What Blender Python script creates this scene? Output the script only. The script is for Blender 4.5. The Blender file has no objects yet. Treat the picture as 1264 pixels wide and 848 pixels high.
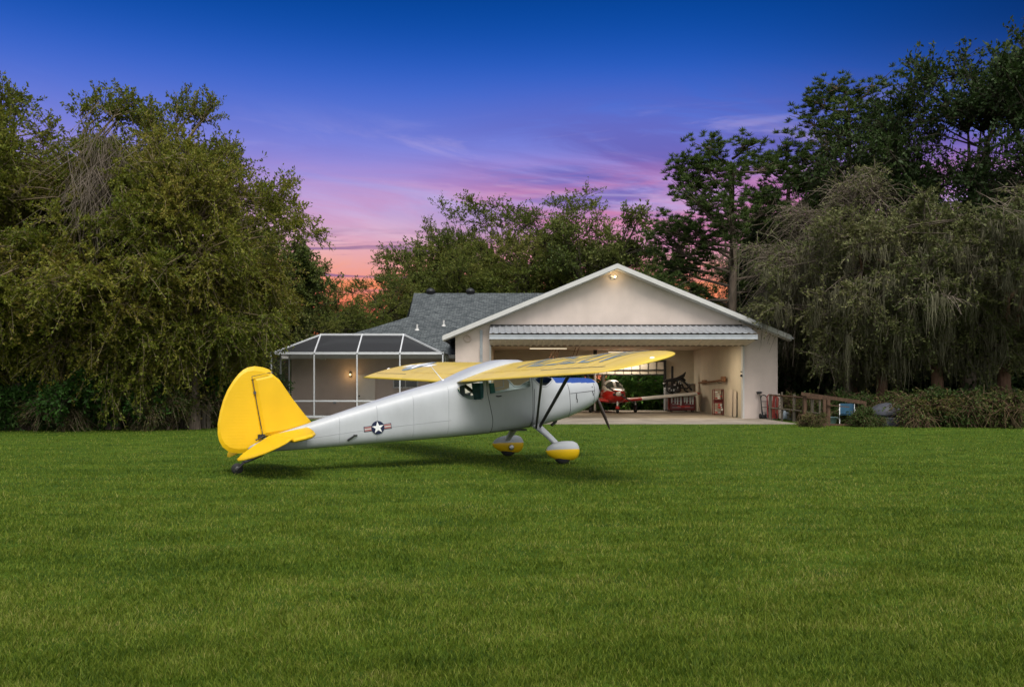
import bpy, math, random
import numpy as np
from mathutils import Vector, Matrix
R = math.radians
scn = bpy.context.scene
COL = scn.collection
random.seed(7)

# ------------------------------------------------------------------ helpers
def link(o):
    COL.objects.link(o); return o

def tag(o, label=None, cat=None, group=None, kind=None):
    if label: o['label'] = label
    if cat: o['category'] = cat
    if group: o['group'] = group
    if kind: o['kind'] = kind
    return o

def empty(name, loc=(0, 0, 0), rz=0.0, label=None, cat=None, group=None):
    o = link(bpy.data.objects.new(name, None))
    o.location = loc; o.rotation_euler = (0, 0, rz); o.empty_display_size = .2
    return tag(o, label, cat, group)

class MB:
    """collects faces, links them as ONE mesh object"""
    def __init__(s):
        s.v = []; s.f = []; s.m = []; s.sm = []
    def add(s, vs, fs, mat=0, smooth=False):
        b = len(s.v)
        s.v += [tuple(p) for p in vs]
        for f in fs:
            s.f.append([b + i for i in f]); s.m.append(mat); s.sm.append(smooth)
    def box(s, lo, hi, mat=0, rz=0.0, bev=0.0):
        (x0, y0, z0), (x1, y1, z1) = lo, hi
        cx, cy = (x0 + x1) / 2, (y0 + y1) / 2
        c, sn = math.cos(rz), math.sin(rz)
        def P(x, y, z):
            return (cx + (x - cx) * c - (y - cy) * sn, cy + (x - cx) * sn + (y - cy) * c, z)
        if bev <= 0:
            vs = [P(x, y, z) for z in (z0, z1) for x, y in ((x0, y0), (x1, y0), (x1, y1), (x0, y1))]
            s.add(vs, [(3, 2, 1, 0), (4, 5, 6, 7), (0, 1, 5, 4), (1, 2, 6, 5), (2, 3, 7, 6), (3, 0, 4, 7)], mat)
        else:
            b = bev
            rings = []
            for z, i in ((z0, b), (z0 + b, 0), (z1 - b, 0), (z1, b)):
                rings.append([P(x, y, z) for x, y in ((x0 + b, y0 + i), (x1 - b, y0 + i), (x1 - i, y0 + b), (x1 - i, y1 - b), (x1 - b, y1 - i), (x0 + b, y1 - i), (x0 + i, y1 - b), (x0 + i, y0 + b))])
            s.loft(rings, mat, caps=True)
    def loft(s, rings, mat=0, caps=True, smooth=False, closed=True):
        n = len(rings[0]); vs = [p for r in rings for p in r]; fs = []
        k = n if closed else n - 1
        for i in range(len(rings) - 1):
            for j in range(k):
                a, b = i * n + j, i * n + (j + 1) % n
                fs.append((a, b, b + n, a + n))
        s.add(vs, fs, mat, smooth)
        if caps and closed:
            s.add(rings[0], [tuple(reversed(range(n)))], mat)
            s.add(rings[-1], [tuple(range(n))], mat)
    def tube(s, pts, rad, n=8, mat=0, caps=True, smooth=True, flat=1.0):
        pts = [Vector(p) for p in pts]
        if not hasattr(rad, '__len__'): rad = [rad] * len(pts)
        rings = []; up = None
        for i, p in enumerate(pts):
            t = (pts[min(i + 1, len(pts) - 1)] - pts[max(i - 1, 0)])
            if t.length < 1e-9: t = Vector((0, 0, 1))
            t.normalize()
            if up is None:
                a = Vector((0, 0, 1)) if abs(t.z) < .9 else Vector((1, 0, 0))
            else: a = up
            x = (a - t * a.dot(t)).normalized(); y = t.cross(x); up = x
            rings.append([p + (x * math.cos(2 * math.pi * k / n) + y * math.sin(2 * math.pi * k / n) * flat) * rad[i] for k in range(n)])
        s.loft(rings, mat, caps, smooth)
    def cyl(s, p0, p1, r0, r1=None, n=16, mat=0, smooth=True):
        s.tube([p0, p1], [r0, r0 if r1 is None else r1], n, mat, True, smooth)
    def bar(s, p0, p1, w, h, mat=0):
        """rectangular bar between two points, w across, h up"""
        p0, p1 = Vector(p0), Vector(p1); t = (p1 - p0).normalized()
        a = Vector((0, 0, 1)) if abs(t.z) < .95 else Vector((0, 1, 0))
        x = t.cross(a).normalized(); y = x.cross(t)
        r = []
        for p in (p0, p1):
            r.append([p + x * (sx * w / 2) + y * (sy * h / 2) for sx, sy in ((-1, -1), (1, -1), (1, 1), (-1, 1))])
        s.loft(r, mat)
    def sphere(s, c, r, nu=14, nv=9, mat=0, zmin=-1.0):
        if not hasattr(r, '__len__'): r = (r, r, r)
        rings = []
        for i in range(nv + 1):
            a = -math.pi / 2 + math.pi * i / nv
            z = max(math.sin(a), zmin); q = math.cos(a)
            rings.append([(c[0] + r[0] * q * math.cos(2 * math.pi * k / nu), c[1] + r[1] * q * math.sin(2 * math.pi * k / nu), c[2] + r[2] * z) for k in range(nu)])
        s.loft(rings, mat, True, True)
    def lathe(s, c, axis, prof, n=20, mat=0):
        """prof: (distance along axis, radius)"""
        t = Vector(axis).normalized(); a = Vector((0, 0, 1)) if abs(t.z) < .9 else Vector((1, 0, 0))
        x = (a - t * a.dot(t)).normalized(); y = t.cross(x); c = Vector(c)
        s.loft([[c + t * d + (x * math.cos(2 * math.pi * k / n) + y * math.sin(2 * math.pi * k / n)) * max(r, 1e-4) for k in range(n)] for d, r in prof], mat, True, True)
    def plate(s, outline, mp, th, inset=.86, edge=.2, mat=0):
        """outline: 2-D polygon; mp(a,b,h)->xyz; lens-like plate"""
        cx = sum(p[0] for p in outline) / len(outline); cy = sum(p[1] for p in outline) / len(outline)
        inn = [(cx + (a - cx) * inset, cy + (b - cy) * inset) for a, b in outline]
        h = th / 2
        rings = [[mp(a, b, hh) for a, b in o] for o, hh in ((inn, -h), (outline, -h * edge), (outline, h * edge), (inn, h))]
        s.loft(rings, mat, True, False)
    def build(s, name, mats, parent=None):
        me = bpy.data.meshes.new(name)
        me.from_pydata(s.v, [], s.f)
        mats = mats if isinstance(mats, (list, tuple)) else [mats]
        for m in mats: me.materials.append(m)
        me.polygons.foreach_set('material_index', s.m)
        me.polygons.foreach_set('use_smooth', s.sm)
        me.update()
        o = link(bpy.data.objects.new(name, me))
        if parent: o.parent = parent
        return o

def children(o):
    return [c for c in bpy.data.objects if c.parent == o]

def copy_tree(o, parent=None):
    c = link(o.copy())
    if parent: c.parent = parent
    for ch in children(o): copy_tree(ch, c)
    return c

# ------------------------------------------------------------------ materials
def newmat(name):
    m = bpy.data.materials.new(name); m.use_nodes = True
    nt = m.node_tree
    b = nt.nodes['Principled BSDF']
    return m, nt, b

def mat(name, col, rough=.6, metal=0.0, var=.12, scale=6.0, bump=0.0, bscale=None, spec=.4, coat=0.0, streak=0.0, stretch=(1, 1, 1), detail=5):
    """painted / plain surface with a little procedural wear"""
    m, nt, b = newmat(name)
    N = nt.nodes; L = nt.links
    tc = N.new('ShaderNodeTexCoord'); mp = N.new('ShaderNodeMapping'); mp.inputs['Scale'].default_value = stretch
    L.new(tc.outputs['Object'], mp.inputs['Vector'])
    nz = N.new('ShaderNodeTexNoise'); nz.inputs['Scale'].default_value = scale; nz.inputs['Detail'].default_value = detail
    L.new(mp.outputs[0], nz.inputs['Vector'])
    rp = N.new('ShaderNodeValToRGB')
    c = col
    rp.color_ramp.elements[0].position = .3; rp.color_ramp.elements[1].position = .7
    rp.color_ramp.elements[0].color = (c[0] * (1 - var), c[1] * (1 - var), c[2] * (1 - var), 1)
    rp.color_ramp.elements[1].color = (min(1, c[0] * (1 + var)), min(1, c[1] * (1 + var)), min(1, c[2] * (1 + var)), 1)
    L.new(nz.outputs[0], rp.inputs[0]); L.new(rp.outputs[0], b.inputs['Base Color'])
    if streak > 0:      # water stains and grime of their own shape
        m3 = N.new('ShaderNodeMapping'); m3.inputs['Scale'].default_value = (.8, .8, .22); L.new(tc.outputs['Object'], m3.inputs[0])
        n3 = N.new('ShaderNodeTexNoise'); n3.inputs['Scale'].default_value = 1.3; n3.inputs['Detail'].default_value = 7; n3.inputs['Roughness'].default_value = .68; L.new(m3.outputs[0], n3.inputs['Vector'])
        r3 = N.new('ShaderNodeValToRGB'); r3.color_ramp.elements[0].position = .38; r3.color_ramp.elements[1].position = .60
        r3.color_ramp.elements[0].color = (1 - streak, 1 - streak * 1.05, 1 - streak * 1.15, 1); r3.color_ramp.elements[1].color = (1, 1, 1, 1); L.new(n3.outputs[0], r3.inputs[0])
        x3 = N.new('ShaderNodeMixRGB'); x3.blend_type = 'MULTIPLY'; x3.inputs[0].default_value = 1; L.new(rp.outputs[0], x3.inputs[1]); L.new(r3.outputs[0], x3.inputs[2]); L.new(x3.outputs[0], b.inputs['Base Color'])
    b.inputs['Roughness'].default_value = rough; b.inputs['Metallic'].default_value = metal
    b.inputs['Specular IOR Level'].default_value = spec; b.inputs['Coat Weight'].default_value = coat
    if bump > 0:
        n2 = N.new('ShaderNodeTexNoise'); n2.inputs['Scale'].default_value = bscale or scale * 8; n2.inputs['Detail'].default_value = 4
        L.new(mp.outputs[0], n2.inputs['Vector'])
        bp = N.new('ShaderNodeBump'); bp.inputs['Strength'].default_value = bump; bp.inputs['Distance'].default_value = .02
        L.new(n2.outputs[0], bp.inputs['Height']); L.new(bp.outputs[0], b.inputs['Normal'])
    return m

def add_bump(m, node_out, strength, dist):
    nt = m.node_tree; b = nt.nodes['Principled BSDF']
    bp = nt.nodes.new('ShaderNodeBump'); bp.inputs['Strength'].default_value = strength; bp.inputs['Distance'].default_value = dist
    nt.links.new(node_out, bp.inputs['Height']); nt.links.new(bp.outputs[0], b.inputs['Normal'])

def wave_bump(m, axis, scale, strength, dist, profile='SIN'):
    nt = m.node_tree
    tc = nt.nodes.new('ShaderNodeTexCoord'); w = nt.nodes.new('ShaderNodeTexWave')
    w.bands_direction = axis; w.wave_profile = profile; w.inputs['Scale'].default_value = scale; w.inputs['Distortion'].default_value = 0
    nt.links.new(tc.outputs['Object'], w.inputs['Vector'])
    add_bump(m, w.outputs['Fac'], strength, dist)

def emis(name, col, s):
    m, nt, b = newmat(name)
    b.inputs['Base Color'].default_value = (*col, 1); b.inputs['Emission Color'].default_value = (*col, 1); b.inputs['Emission Strength'].default_value = s
    return m

def glass(name, tint, refl=.25):
    m, nt, b = newmat(name); N = nt.nodes; L = nt.links
    N.remove(b); out = N['Material Output']
    t = N.new('ShaderNodeBsdfTransparent'); t.inputs[0].default_value = (*tint, 1)
    g = N.new('ShaderNodeBsdfGlossy'); g.inputs['Roughness'].default_value = .03; g.inputs[0].default_value = (.9, .95, .95, 1)
    lw = N.new('ShaderNodeLayerWeight'); lw.inputs[0].default_value = refl
    mx = N.new('ShaderNodeMixShader')
    L.new(lw.outputs['Fresnel'], mx.inputs[0]); L.new(t.outputs[0], mx.inputs[1]); L.new(g.outputs[0], mx.inputs[2]); L.new(mx.outputs[0], out.inputs[0])
    return m

def screen_mat(name, col, opac):
    m, nt, b = newmat(name); N = nt.nodes; L = nt.links
    out = N['Material Output']; b.inputs['Base Color'].default_value = (*col, 1); b.inputs['Roughness'].default_value = .8
    t = N.new('ShaderNodeBsdfTransparent'); mx = N.new('ShaderNodeMixShader'); mx.inputs[0].default_value = opac
    L.new(t.outputs[0], mx.inputs[1]); L.new(b.outputs[0], mx.inputs[2]); L.new(mx.outputs[0], out.inputs[0])
    return m

def leaf_mat(name, cols, trans=.35, rough=.55, patch=0.0):
    """cols: dark..light colours picked per leaf by the mesh attribute 'tint'"""
    m, nt, b = newmat(name); N = nt.nodes; L = nt.links
    out = N['Material Output']
    at = N.new('ShaderNodeAttribute'); at.attribute_name = 'tint'
    rp = N.new('ShaderNodeValToRGB')
    el = rp.color_ramp.elements
    while len(el) < len(cols): el.new(.5)
    for i, c in enumerate(cols):
        el[i].position = i / (len(cols) - 1); el[i].color = (*c, 1)
    src = at.outputs['Fac']
    if patch > 0:
        tc = N.new('ShaderNodeTexCoord'); nz = N.new('ShaderNodeTexNoise'); nz.inputs['Scale'].default_value = 1.3; nz.inputs['Detail'].default_value = 8; nz.inputs['Roughness'].default_value = .74
        mp = N.new('ShaderNodeMapping'); mp.inputs['Scale'].default_value = (.7, 1.5, 1)
        L.new(tc.outputs['Object'], mp.inputs[0]); L.new(mp.outputs[0], nz.inputs['Vector'])
        ma = N.new('ShaderNodeMath'); ma.operation = 'MULTIPLY_ADD'; ma.inputs[1].default_value = patch * 2; ma.inputs[2].default_value = -patch
        nb_ = N.new('ShaderNodeTexNoise'); nb_.inputs['Scale'].default_value = 1.0; nb_.inputs['Detail'].default_value = 3
        mq = N.new('ShaderNodeMapping'); mq.inputs['Scale'].default_value = (.10, 1.1, 1); L.new(tc.outputs['Object'], mq.inputs[0]); L.new(mq.outputs[0], nb_.inputs['Vector'])
        av = N.new('ShaderNodeMixRGB'); av.inputs[0].default_value = .34; L.new(nz.outputs[0], av.inputs[1]); L.new(nb_.outputs[0], av.inputs[2])
        L.new(av.outputs[0], ma.inputs[0])
        ad = N.new('ShaderNodeMath'); ad.operation = 'ADD'; ad.use_clamp = True
        L.new(ma.outputs[0], ad.inputs[0]); L.new(src, ad.inputs[1]); src = ad.outputs[0]
    L.new(src, rp.inputs[0]); L.new(rp.outputs[0], b.inputs['Base Color'])
    b.inputs['Roughness'].default_value = rough; b.inputs['Specular IOR Level'].default_value = .2
    t = N.new('ShaderNodeBsdfTranslucent'); L.new(rp.outputs[0], t.inputs[0])
    mx = N.new('ShaderNodeMixShader'); mx.inputs[0].default_value = trans
    L.new(b.outputs[0], mx.inputs[1]); L.new(t.outputs[0], mx.inputs[2]); L.new(mx.outputs[0], out.inputs[0])
    return m

def np_mesh(name, verts, loops, counts, mats, midx=None, tint=None, smooth=False):
    me = bpy.data.meshes.new(name)
    nv, nl, nf = len(verts), len(loops), len(counts)
    me.vertices.add(nv); me.vertices.foreach_set('co', np.ascontiguousarray(verts, np.float32).ravel())
    me.loops.add(nl); me.loops.foreach_set('vertex_index', np.ascontiguousarray(loops, np.int32))
    me.polygons.add(nf)
    st = np.zeros(nf, np.int32); st[1:] = np.cumsum(counts)[:-1]
    me.polygons.foreach_set('loop_start', st)
    for m in mats: me.materials.append(m)
    if midx is not None: me.polygons.foreach_set('material_index', np.ascontiguousarray(midx, np.int32))
    if tint is not None:
        a = me.attributes.new('tint', 'FLOAT', 'FACE'); a.data.foreach_set('value', np.ascontiguousarray(tint, np.float32))
    if smooth: me.polygons.foreach_set('use_smooth', np.ones(nf, bool))
    me.update(calc_edges=True)
    return me
# ------------------------------------------------------------------ camera
cam = bpy.data.cameras.new('camera'); cam_o = link(bpy.data.objects.new('camera', cam))
cam_o.location = (0, 0, 1.6); cam_o.rotation_euler = (R(90), 0, 0)
cam.sensor_width = 36; cam.lens = 1084 / 1264 * 36; cam.shift_y = 50 / 1264; cam.clip_end = 3000
scn.camera = cam_o

# ------------------------------------------------------------------ sky and sun
SUN_EL, SUN_AZ = 57.0, 166.0          # azimuth measured from +Y clockwise: high, behind and a little right of the viewer
w = bpy.data.worlds.new('World'); scn.world = w; w.use_nodes = True
N = w.node_tree.nodes; L = w.node_tree.links
bg = N['Background']
tc = N.new('ShaderNodeTexCoord'); sp = N.new('ShaderNodeSeparateXYZ'); L.new(tc.outputs['Generated'], sp.inputs[0])
def M(op, a, b=None, c=None, clamp=False):
    n = N.new('ShaderNodeMath'); n.operation = op; n.use_clamp = clamp
    for i, x in enumerate((a, b, c)):
        if x is None: continue
        if isinstance(x, (int, float)): n.inputs[i].default_value = x
        else: L.new(x, n.inputs[i])
    return n.outputs[0]
def MR(x, a, b, c=0.0, d=1.0):
    n = N.new('ShaderNodeMapRange'); n.interpolation_type = 'SMOOTHSTEP'
    n.inputs['From Min'].default_value = a; n.inputs['From Max'].default_value = b; n.inputs['To Min'].default_value = c; n.inputs['To Max'].default_value = d
    L.new(x, n.inputs['Value']); return n.outputs[0]
def MIX(f, a, b, mode='MIX'):
    n = N.new('ShaderNodeMixRGB'); n.blend_type = mode
    for i, x in enumerate((f, a, b)):
        if isinstance(x, (int, float)): n.inputs[i].default_value = x
        elif isinstance(x, tuple): n.inputs[i].default_value = (*x, 1)
        else: L.new(x, n.inputs[i])
    return n.outputs[0]
def srgb(r, g, b):
    f = lambda c: (c / 255 / 12.92) if c / 255 <= .04045 else ((c / 255 + .055) / 1.055) ** 2.4
    return (f(r), f(g), f(b))
X, Y, Z = sp.outputs
# horizontal direction and height above the horizon of the western sky
az = M('DIVIDE', X, M('MAXIMUM', Y, .05))
rp = N.new('ShaderNodeValToRGB'); rp.color_ramp.interpolation = 'B_SPLINE'
stops = [(0.0, (120, 62, 80)), (.05, (214, 96, 92)), (.09, (234, 104, 94)), (.112, (246, 146, 116)), (.132, (246, 184, 160)), (.160, (228, 186, 206)), (.20, (190, 166, 222)),
         (.24, (142, 140, 222)), (.28, (98, 122, 216)), (.32, (56, 102, 204)), (.36, (20, 82, 178)), (.40, (5, 68, 152)), (.46, (4, 54, 126))]
el = rp.color_ramp.elements
while len(el) < len(stops): el.new(.5)
for e, (p, c) in zip(el, stops): e.position = p; e.color = (*srgb(*c), 1)
L.new(Z, rp.inputs[0])
# the right of the west is a step further into night
shift = M('ADD', Z, M('MULTIPLY', MR(az, .02, .55), .018))
L.new(shift, rp.inputs[0])
def cloud_noise(sx, sz, scale, off, rough=.55, det=6, dist=.6):
    cb = N.new('ShaderNodeCombineXYZ'); L.new(M('MULTIPLY', az, sx), cb.inputs[0]); L.new(M('MULTIPLY_ADD', az, .9, M('MULTIPLY', Z, sz)), cb.inputs[2]); cb.inputs[1].default_value = off
    nz = N.new('ShaderNodeTexNoise'); nz.inputs['Scale'].default_value = scale; nz.inputs['Detail'].default_value = det; nz.inputs['Roughness'].default_value = rough; nz.inputs['Distortion'].default_value = dist
    L.new(cb.outputs[0], nz.inputs['Vector']); return nz.outputs[0]
c1 = cloud_noise(3.2, 24, 1.0, 3.2, .64, 9, 1.1)
c2 = cloud_noise(2.2, 11, 1.25, 8.7, .6, 8, 1.6)
c3 = cloud_noise(7.5, 70, .8, 1.4, .62, 8, .8)
c4 = cloud_noise(2.0, 13, 1.6, 5.1, .6, 8, 1.2)
# dusky mauve-grey cloud sheet, heavier right of the centre
dk = M('MULTIPLY', MR(c2, .40, .62), M('MULTIPLY', MR(Z, .12, .19), MR(Z, .345, .235)))
dk = M('MULTIPLY', dk, MR(az, -.16, .12, .12, .80))
col = MIX(dk, rp.outputs[0], srgb(98, 92, 178))
# pale lilac wisps
wl = M('MULTIPLY', MR(c4, .50, .68), M('MULTIPLY', MR(Z, .17, .21), MR(Z, .31, .24)))
col = MIX(M('MULTIPLY', wl, MR(az, -.25, .1, .15, .6)), col, srgb(206, 186, 228))
# magenta and rose lit streaks, mostly right of the centre and low
mg = M('MULTIPLY', MR(c1, .36, .62), M('MULTIPLY', MR(Z, .09, .14), MR(Z, .262, .19)))
mg = M('MULTIPLY', mg, MR(az, -.22, .12, .30, .92))
col = MIX(M('MULTIPLY', mg, .85), col, srgb(216, 124, 164))
# orange afterglow close to the treetops
og = M('MULTIPLY', MR(Z, .155, .10), MR(c1, .64, .46))
col = MIX(M('MULTIPLY', og, .75), col, srgb(252, 146, 96))
# thin violet bars low in the left
st = M('MULTIPLY', MR(c3, .46, .60), M('MULTIPLY', MR(Z, .095, .115), MR(Z, .178, .15)))
st = M('MULTIPLY', st, MR(az, .12, -.1, .25, .80))
col = MIX(st, col, srgb(118, 90, 146))
col = MIX(M('MULTIPLY', MR(az, .15, .75), MR(Z, .2, .36)), col, srgb(4, 44, 104))
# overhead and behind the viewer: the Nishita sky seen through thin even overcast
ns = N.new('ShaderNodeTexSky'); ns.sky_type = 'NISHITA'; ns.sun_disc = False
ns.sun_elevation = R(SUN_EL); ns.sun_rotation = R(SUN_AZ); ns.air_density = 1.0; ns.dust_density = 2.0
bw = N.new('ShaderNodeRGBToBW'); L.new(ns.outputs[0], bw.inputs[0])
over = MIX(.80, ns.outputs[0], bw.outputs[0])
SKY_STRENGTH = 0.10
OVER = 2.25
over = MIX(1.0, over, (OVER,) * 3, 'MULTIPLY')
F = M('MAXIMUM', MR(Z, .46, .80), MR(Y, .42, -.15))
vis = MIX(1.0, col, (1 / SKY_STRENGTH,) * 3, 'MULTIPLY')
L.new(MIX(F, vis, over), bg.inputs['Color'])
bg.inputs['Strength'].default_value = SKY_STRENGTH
w.cycles.sampling_method = 'MANUAL'; w.cycles.sample_map_resolution = 1024

sun = bpy.data.lights.new('sun', 'SUN'); sun.energy = 2.7; sun.angle = R(30); sun.color = (1, .95, .87)
so = link(bpy.data.objects.new('sun', sun))
a, e = R(SUN_AZ), R(SUN_EL)
d = Vector((math.sin(a) * math.cos(e), math.cos(a) * math.cos(e), math.sin(e)))
so.rotation_euler = d.to_track_quat('Z', 'Y').to_euler(); so.location = (0, 0, 30)
scn.view_settings.view_transform = 'Standard'; scn.view_settings.look = 'None'; scn.view_settings.gamma = 1
scn.view_settings.exposure = 0
scn.cycles.max_bounces = 6; scn.cycles.transparent_max_bounces = 12; scn.cycles.use_denoising = True
scn.cycles.caustics_reflective = False; scn.cycles.caustics_refractive = False
scn.cycles.sample_clamp_indirect = 4
# ------------------------------------------------------------------ high-wing aeroplane
M_SILVER = mat('silver_grey_paint', (.43, .445, .465), .45, .03, .07, 1.4, .03, 30, .45, .05, .10)
M_YEL = mat('yellow_paint', (.74, .455, .008), .38, 0, .05, 2.5, .02, 40, .4, .1)
M_WING = mat('faded_yellow_fabric', (.70, .50, .065), .40, 0, .08, 1.6, .02, 40, .5, .18)
M_RUD = mat('yellow_ribbed_fabric', (.74, .455, .008), .40, 0, .05, 2.5)
wave_bump(M_RUD, 'Z', 5.6, .08, .006)
M_BLUE = mat('blue_antiglare_paint', (.02, .06, .25), .45, 0, .1, 3)
M_BLACK = mat('black_paint', (.02, .02, .021), .5, 0, .2, 8)
M_STRUT = mat('dark_strut_paint', (.045, .043, .04), .45, 0, .2, 8)
M_RUB = mat('tyre_rubber', (.018, .018, .018), .8, 0, .2, 20, .2)
M_SEAM = mat('seam_shadow_gap', (.07, .07, .075), .7)
M_STEEL = mat('bare_steel', (.45, .45, .46), .35, .9, .1, 9)
M_GLASS = glass('cabin_glass', (.90, .97, .93), .10)
M_SEAT = mat('cabin_upholstery', (.07, .22, .21), .8, 0, .2, 6)
M_LINER = mat('cabin_lining', (.60, .70, .58), .8, 0, .1, 5)
M_WHITE = mat('white_marking', (.78, .78, .78), .5, 0, .04, 8)
M_NAVY = mat('navy_marking', (.008, .012, .045), .5, 0, .1, 8)
M_REDM = mat('red_marking', (.33, .09, .085), .5, 0, .1, 8)
M_FADE = mat('faded_blue_grey_lettering', (.17, .225, .26), .5, 0, .12, 12)
M_PROP = mat('dark_propeller', (.035, .024, .02), .4, 0, .2, 8)

def hermite(xs, ys):
    xs = np.array(xs, float); ys = np.array(ys, float)
    d = np.diff(ys) / np.diff(xs); m = np.zeros(len(xs)); m[0] = d[0]; m[-1] = d[-1]
    for i in range(1, len(xs) - 1):
        m[i] = 0 if d[i - 1] * d[i] <= 0 else 2 * d[i - 1] * d[i] / (d[i - 1] + d[i])
    def f(x):
        x = min(max(x, xs[0]), xs[-1]); i = min(int(np.searchsorted(xs, x, 'right')) - 1, len(xs) - 2); i = max(i, 0)
        h = xs[i + 1] - xs[i]; t = (x - xs[i]) / h
        return float((2 * t ** 3 - 3 * t * t + 1) * ys[i] + (t ** 3 - 2 * t * t + t) * h * m[i] + (-2 * t ** 3 + 3 * t * t) * ys[i + 1] + (t ** 3 - t * t) * h * m[i + 1])
    return f
ZB = hermite([-5.9, -5.5, -3.93, -2.5, -1.18, -.16, .2, .64, 1.0, 1.25, 1.40, 1.46, 1.50], [.43, .385, .45, .52, .60, .705, .765, .86, .975, 1.075, 1.15, 1.20, 1.30])
ZT = hermite([-5.9, -5.5, -4.72, -3.85, -3.16, -2.44, -2.17, -1.95, -1.5, -1.1, -.75, -.5, -.36, -.2, .05, .30, .36, .8, 1.25, 1.40, 1.46, 1.50],
             [.50, .655, .90, 1.165, 1.37, 1.565, 1.63, 1.70, 1.89, 2.03, 2.10, 2.10, 2.07, 1.99, 1.85, 1.745, 1.735, 1.735, 1.735, 1.715, 1.68, 1.59])
HW = hermite([-5.9, -5.6, -5, -4, -3, -2, -1.2, -.5, .3, 1.0, 1.25, 1.40, 1.46, 1.50], [.03, .06, .14, .26, .39, .50, .56, .57, .54, .50, .46, .41, .36, .26])
EX = hermite([-5.9, -4.8, -4, -2.5, -1.5, -.3, .4, 1.0, 1.5], [2.2, 2.6, 3.4, 4.0, 4.2, 4.0, 3.2, 2.9, 2.6])
def yside(u, z):
    zb, zt, hw, n = ZB(u), ZT(u), HW(u), EX(u)
    q = abs((z - (zb + zt) / 2) / ((zt - zb) / 2)); q = min(q, 1)
    return hw * (1 - q ** n) ** (1 / n)

plane = empty('high_wing_airplane', (.421, 18.5, 0), R(29),
              'grey high-wing tailwheel plane with yellow wings and tail parked on the lawn', 'airplane')
us = list(np.concatenate([np.arange(-5.9, -2.2, .1), np.arange(-2.2, .45, .02), np.arange(.45, 1.3, .05), [1.3, 1.34, 1.37, 1.40, 1.425, 1.445, 1.46, 1.475, 1.488, 1.497, 1.50]]))
NT = 176
def ring(u):
    zb, zt, hw, n = ZB(u), ZT(u), HW(u), EX(u); zc = (zb + zt) / 2; h = (zt - zb) / 2
    t = np.linspace(0, 2 * np.pi, 721); c, s_ = np.cos(t), np.sin(t)
    y = hw * np.sign(c) * np.abs(c) ** (2 / n); z = zc + h * np.sign(s_) * np.abs(s_) ** (2 / n)
    L_ = np.concatenate([[0], np.cumsum(np.hypot(np.diff(y), np.diff(z)))]); q = np.linspace(0, L_[-1], NT + 1)[:-1]
    return [(u, float(a_), float(b_)) for a_, b_ in zip(np.interp(q, L_, y), np.interp(q, L_, z))]
rings = [ring(u) for u in us]
def in_poly(x, y, P):
    r = False; j = len(P) - 1
    for i in range(len(P)):
        if (P[i][1] > y) != (P[j][1] > y) and x < (P[j][0] - P[i][0]) * (y - P[i][1]) / (P[j][1] - P[i][1]) + P[i][0]: r = not r
        j = i
    return r
DWIN = [(-1.98, 1.50), (-1.95, 1.42), (-1.87, 1.35), (-1.74, 1.30), (-1.60, 1.28), (-1.47, 1.29), (-1.42, 1.33), (-1.415, 1.55), (-1.43, 1.66), (-1.55, 1.65), (-1.75, 1.61), (-1.9, 1.57)]
DOORW = [(-1.30, 1.395), (-1.33, 1.70), (-1.20, 1.82), (-.75, 1.90), (-.50, 1.90), (-.40, 1.80), (-.37, 1.535), (-.80, 1.47)]
DOOR = [(-1.20, .635), (-1.22, .9), (-1.35, 1.45), (-1.36, 1.74), (-1.22, 1.85), (-.75, 1.94), (-.48, 1.94), (-.345, 1.80), (-.31, 1.45), (-.30, .745), (-.8, .69)]
def region(u, y, z):
    if abs(y) > .12 and u < -.2:
        if in_poly(u, z, DWIN) or (y > 0 and in_poly(u + .18, z, DWIN)): return 'w'
        if in_poly(u, z, DOORW) or (y > 0 and in_poly(u - .14, z + .03, DOORW)): return 'd'
        if y < 0 and in_poly(u, z, DOOR): return 'D'
    if -.36 < u < .31 and z > 1.555 + max(0, u - .02) * .62 and u > -.33 + max(0, (1.74 - z)) * 1.15 - max(0, z - 1.74) * .05 and z > 1.56:
        return 's'
    return 'f'
parts = {k: MB() for k in ('f', 'D', 'wl', 'wr', 'dl', 'dr', 's')}
for i in range(len(rings) - 1):
    for j in range(NT):
        q = [rings[i][j], rings[i][(j + 1) % NT], rings[i + 1][(j + 1) % NT], rings[i + 1][j]]
        cu = sum(p[0] for p in q) / 4; cy = sum(p[1] for p in q) / 4; cz = sum(p[2] for p in q) / 4
        k = region(cu, cy, cz)
        if k in 'wd': k += 'l' if cy > 0 else 'r'
        mi = 0
        if k == 'f' and .31 < cu < 1.37 and cz > 1.625: mi = 1
        parts[k].add(q, [(0, 1, 2, 3)], mi, True)
parts['f'].add(rings[0], [tuple(range(NT))], 0); parts['f'].add(rings[-1], [tuple(reversed(range(NT)))], 0)
def weld(o):
    import bmesh
    bm = bmesh.new(); bm.from_mesh(o.data); bmesh.ops.remove_doubles(bm, verts=bm.verts, dist=.0005); bmesh.ops.recalc_face_normals(bm, faces=bm.faces); bm.to_mesh(o.data); bm.free()
    return o
fus = weld(parts['f'].build('fuselage', [M_SILVER, M_BLUE], plane))
door = weld(parts['D'].build('cabin_door', [M_SILVER], plane))
for k, nm in (('wl', 'rear_window'), ('wr', 'rear_window'), ('dl', 'door_window'), ('dr', 'door_window'), ('s', 'windshield')):
    weld(parts[k].build(nm, [M_GLASS], plane))
def surf(u, z, side=-1, off=.004): return (u, side * (yside(u, z) + off), z)
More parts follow.
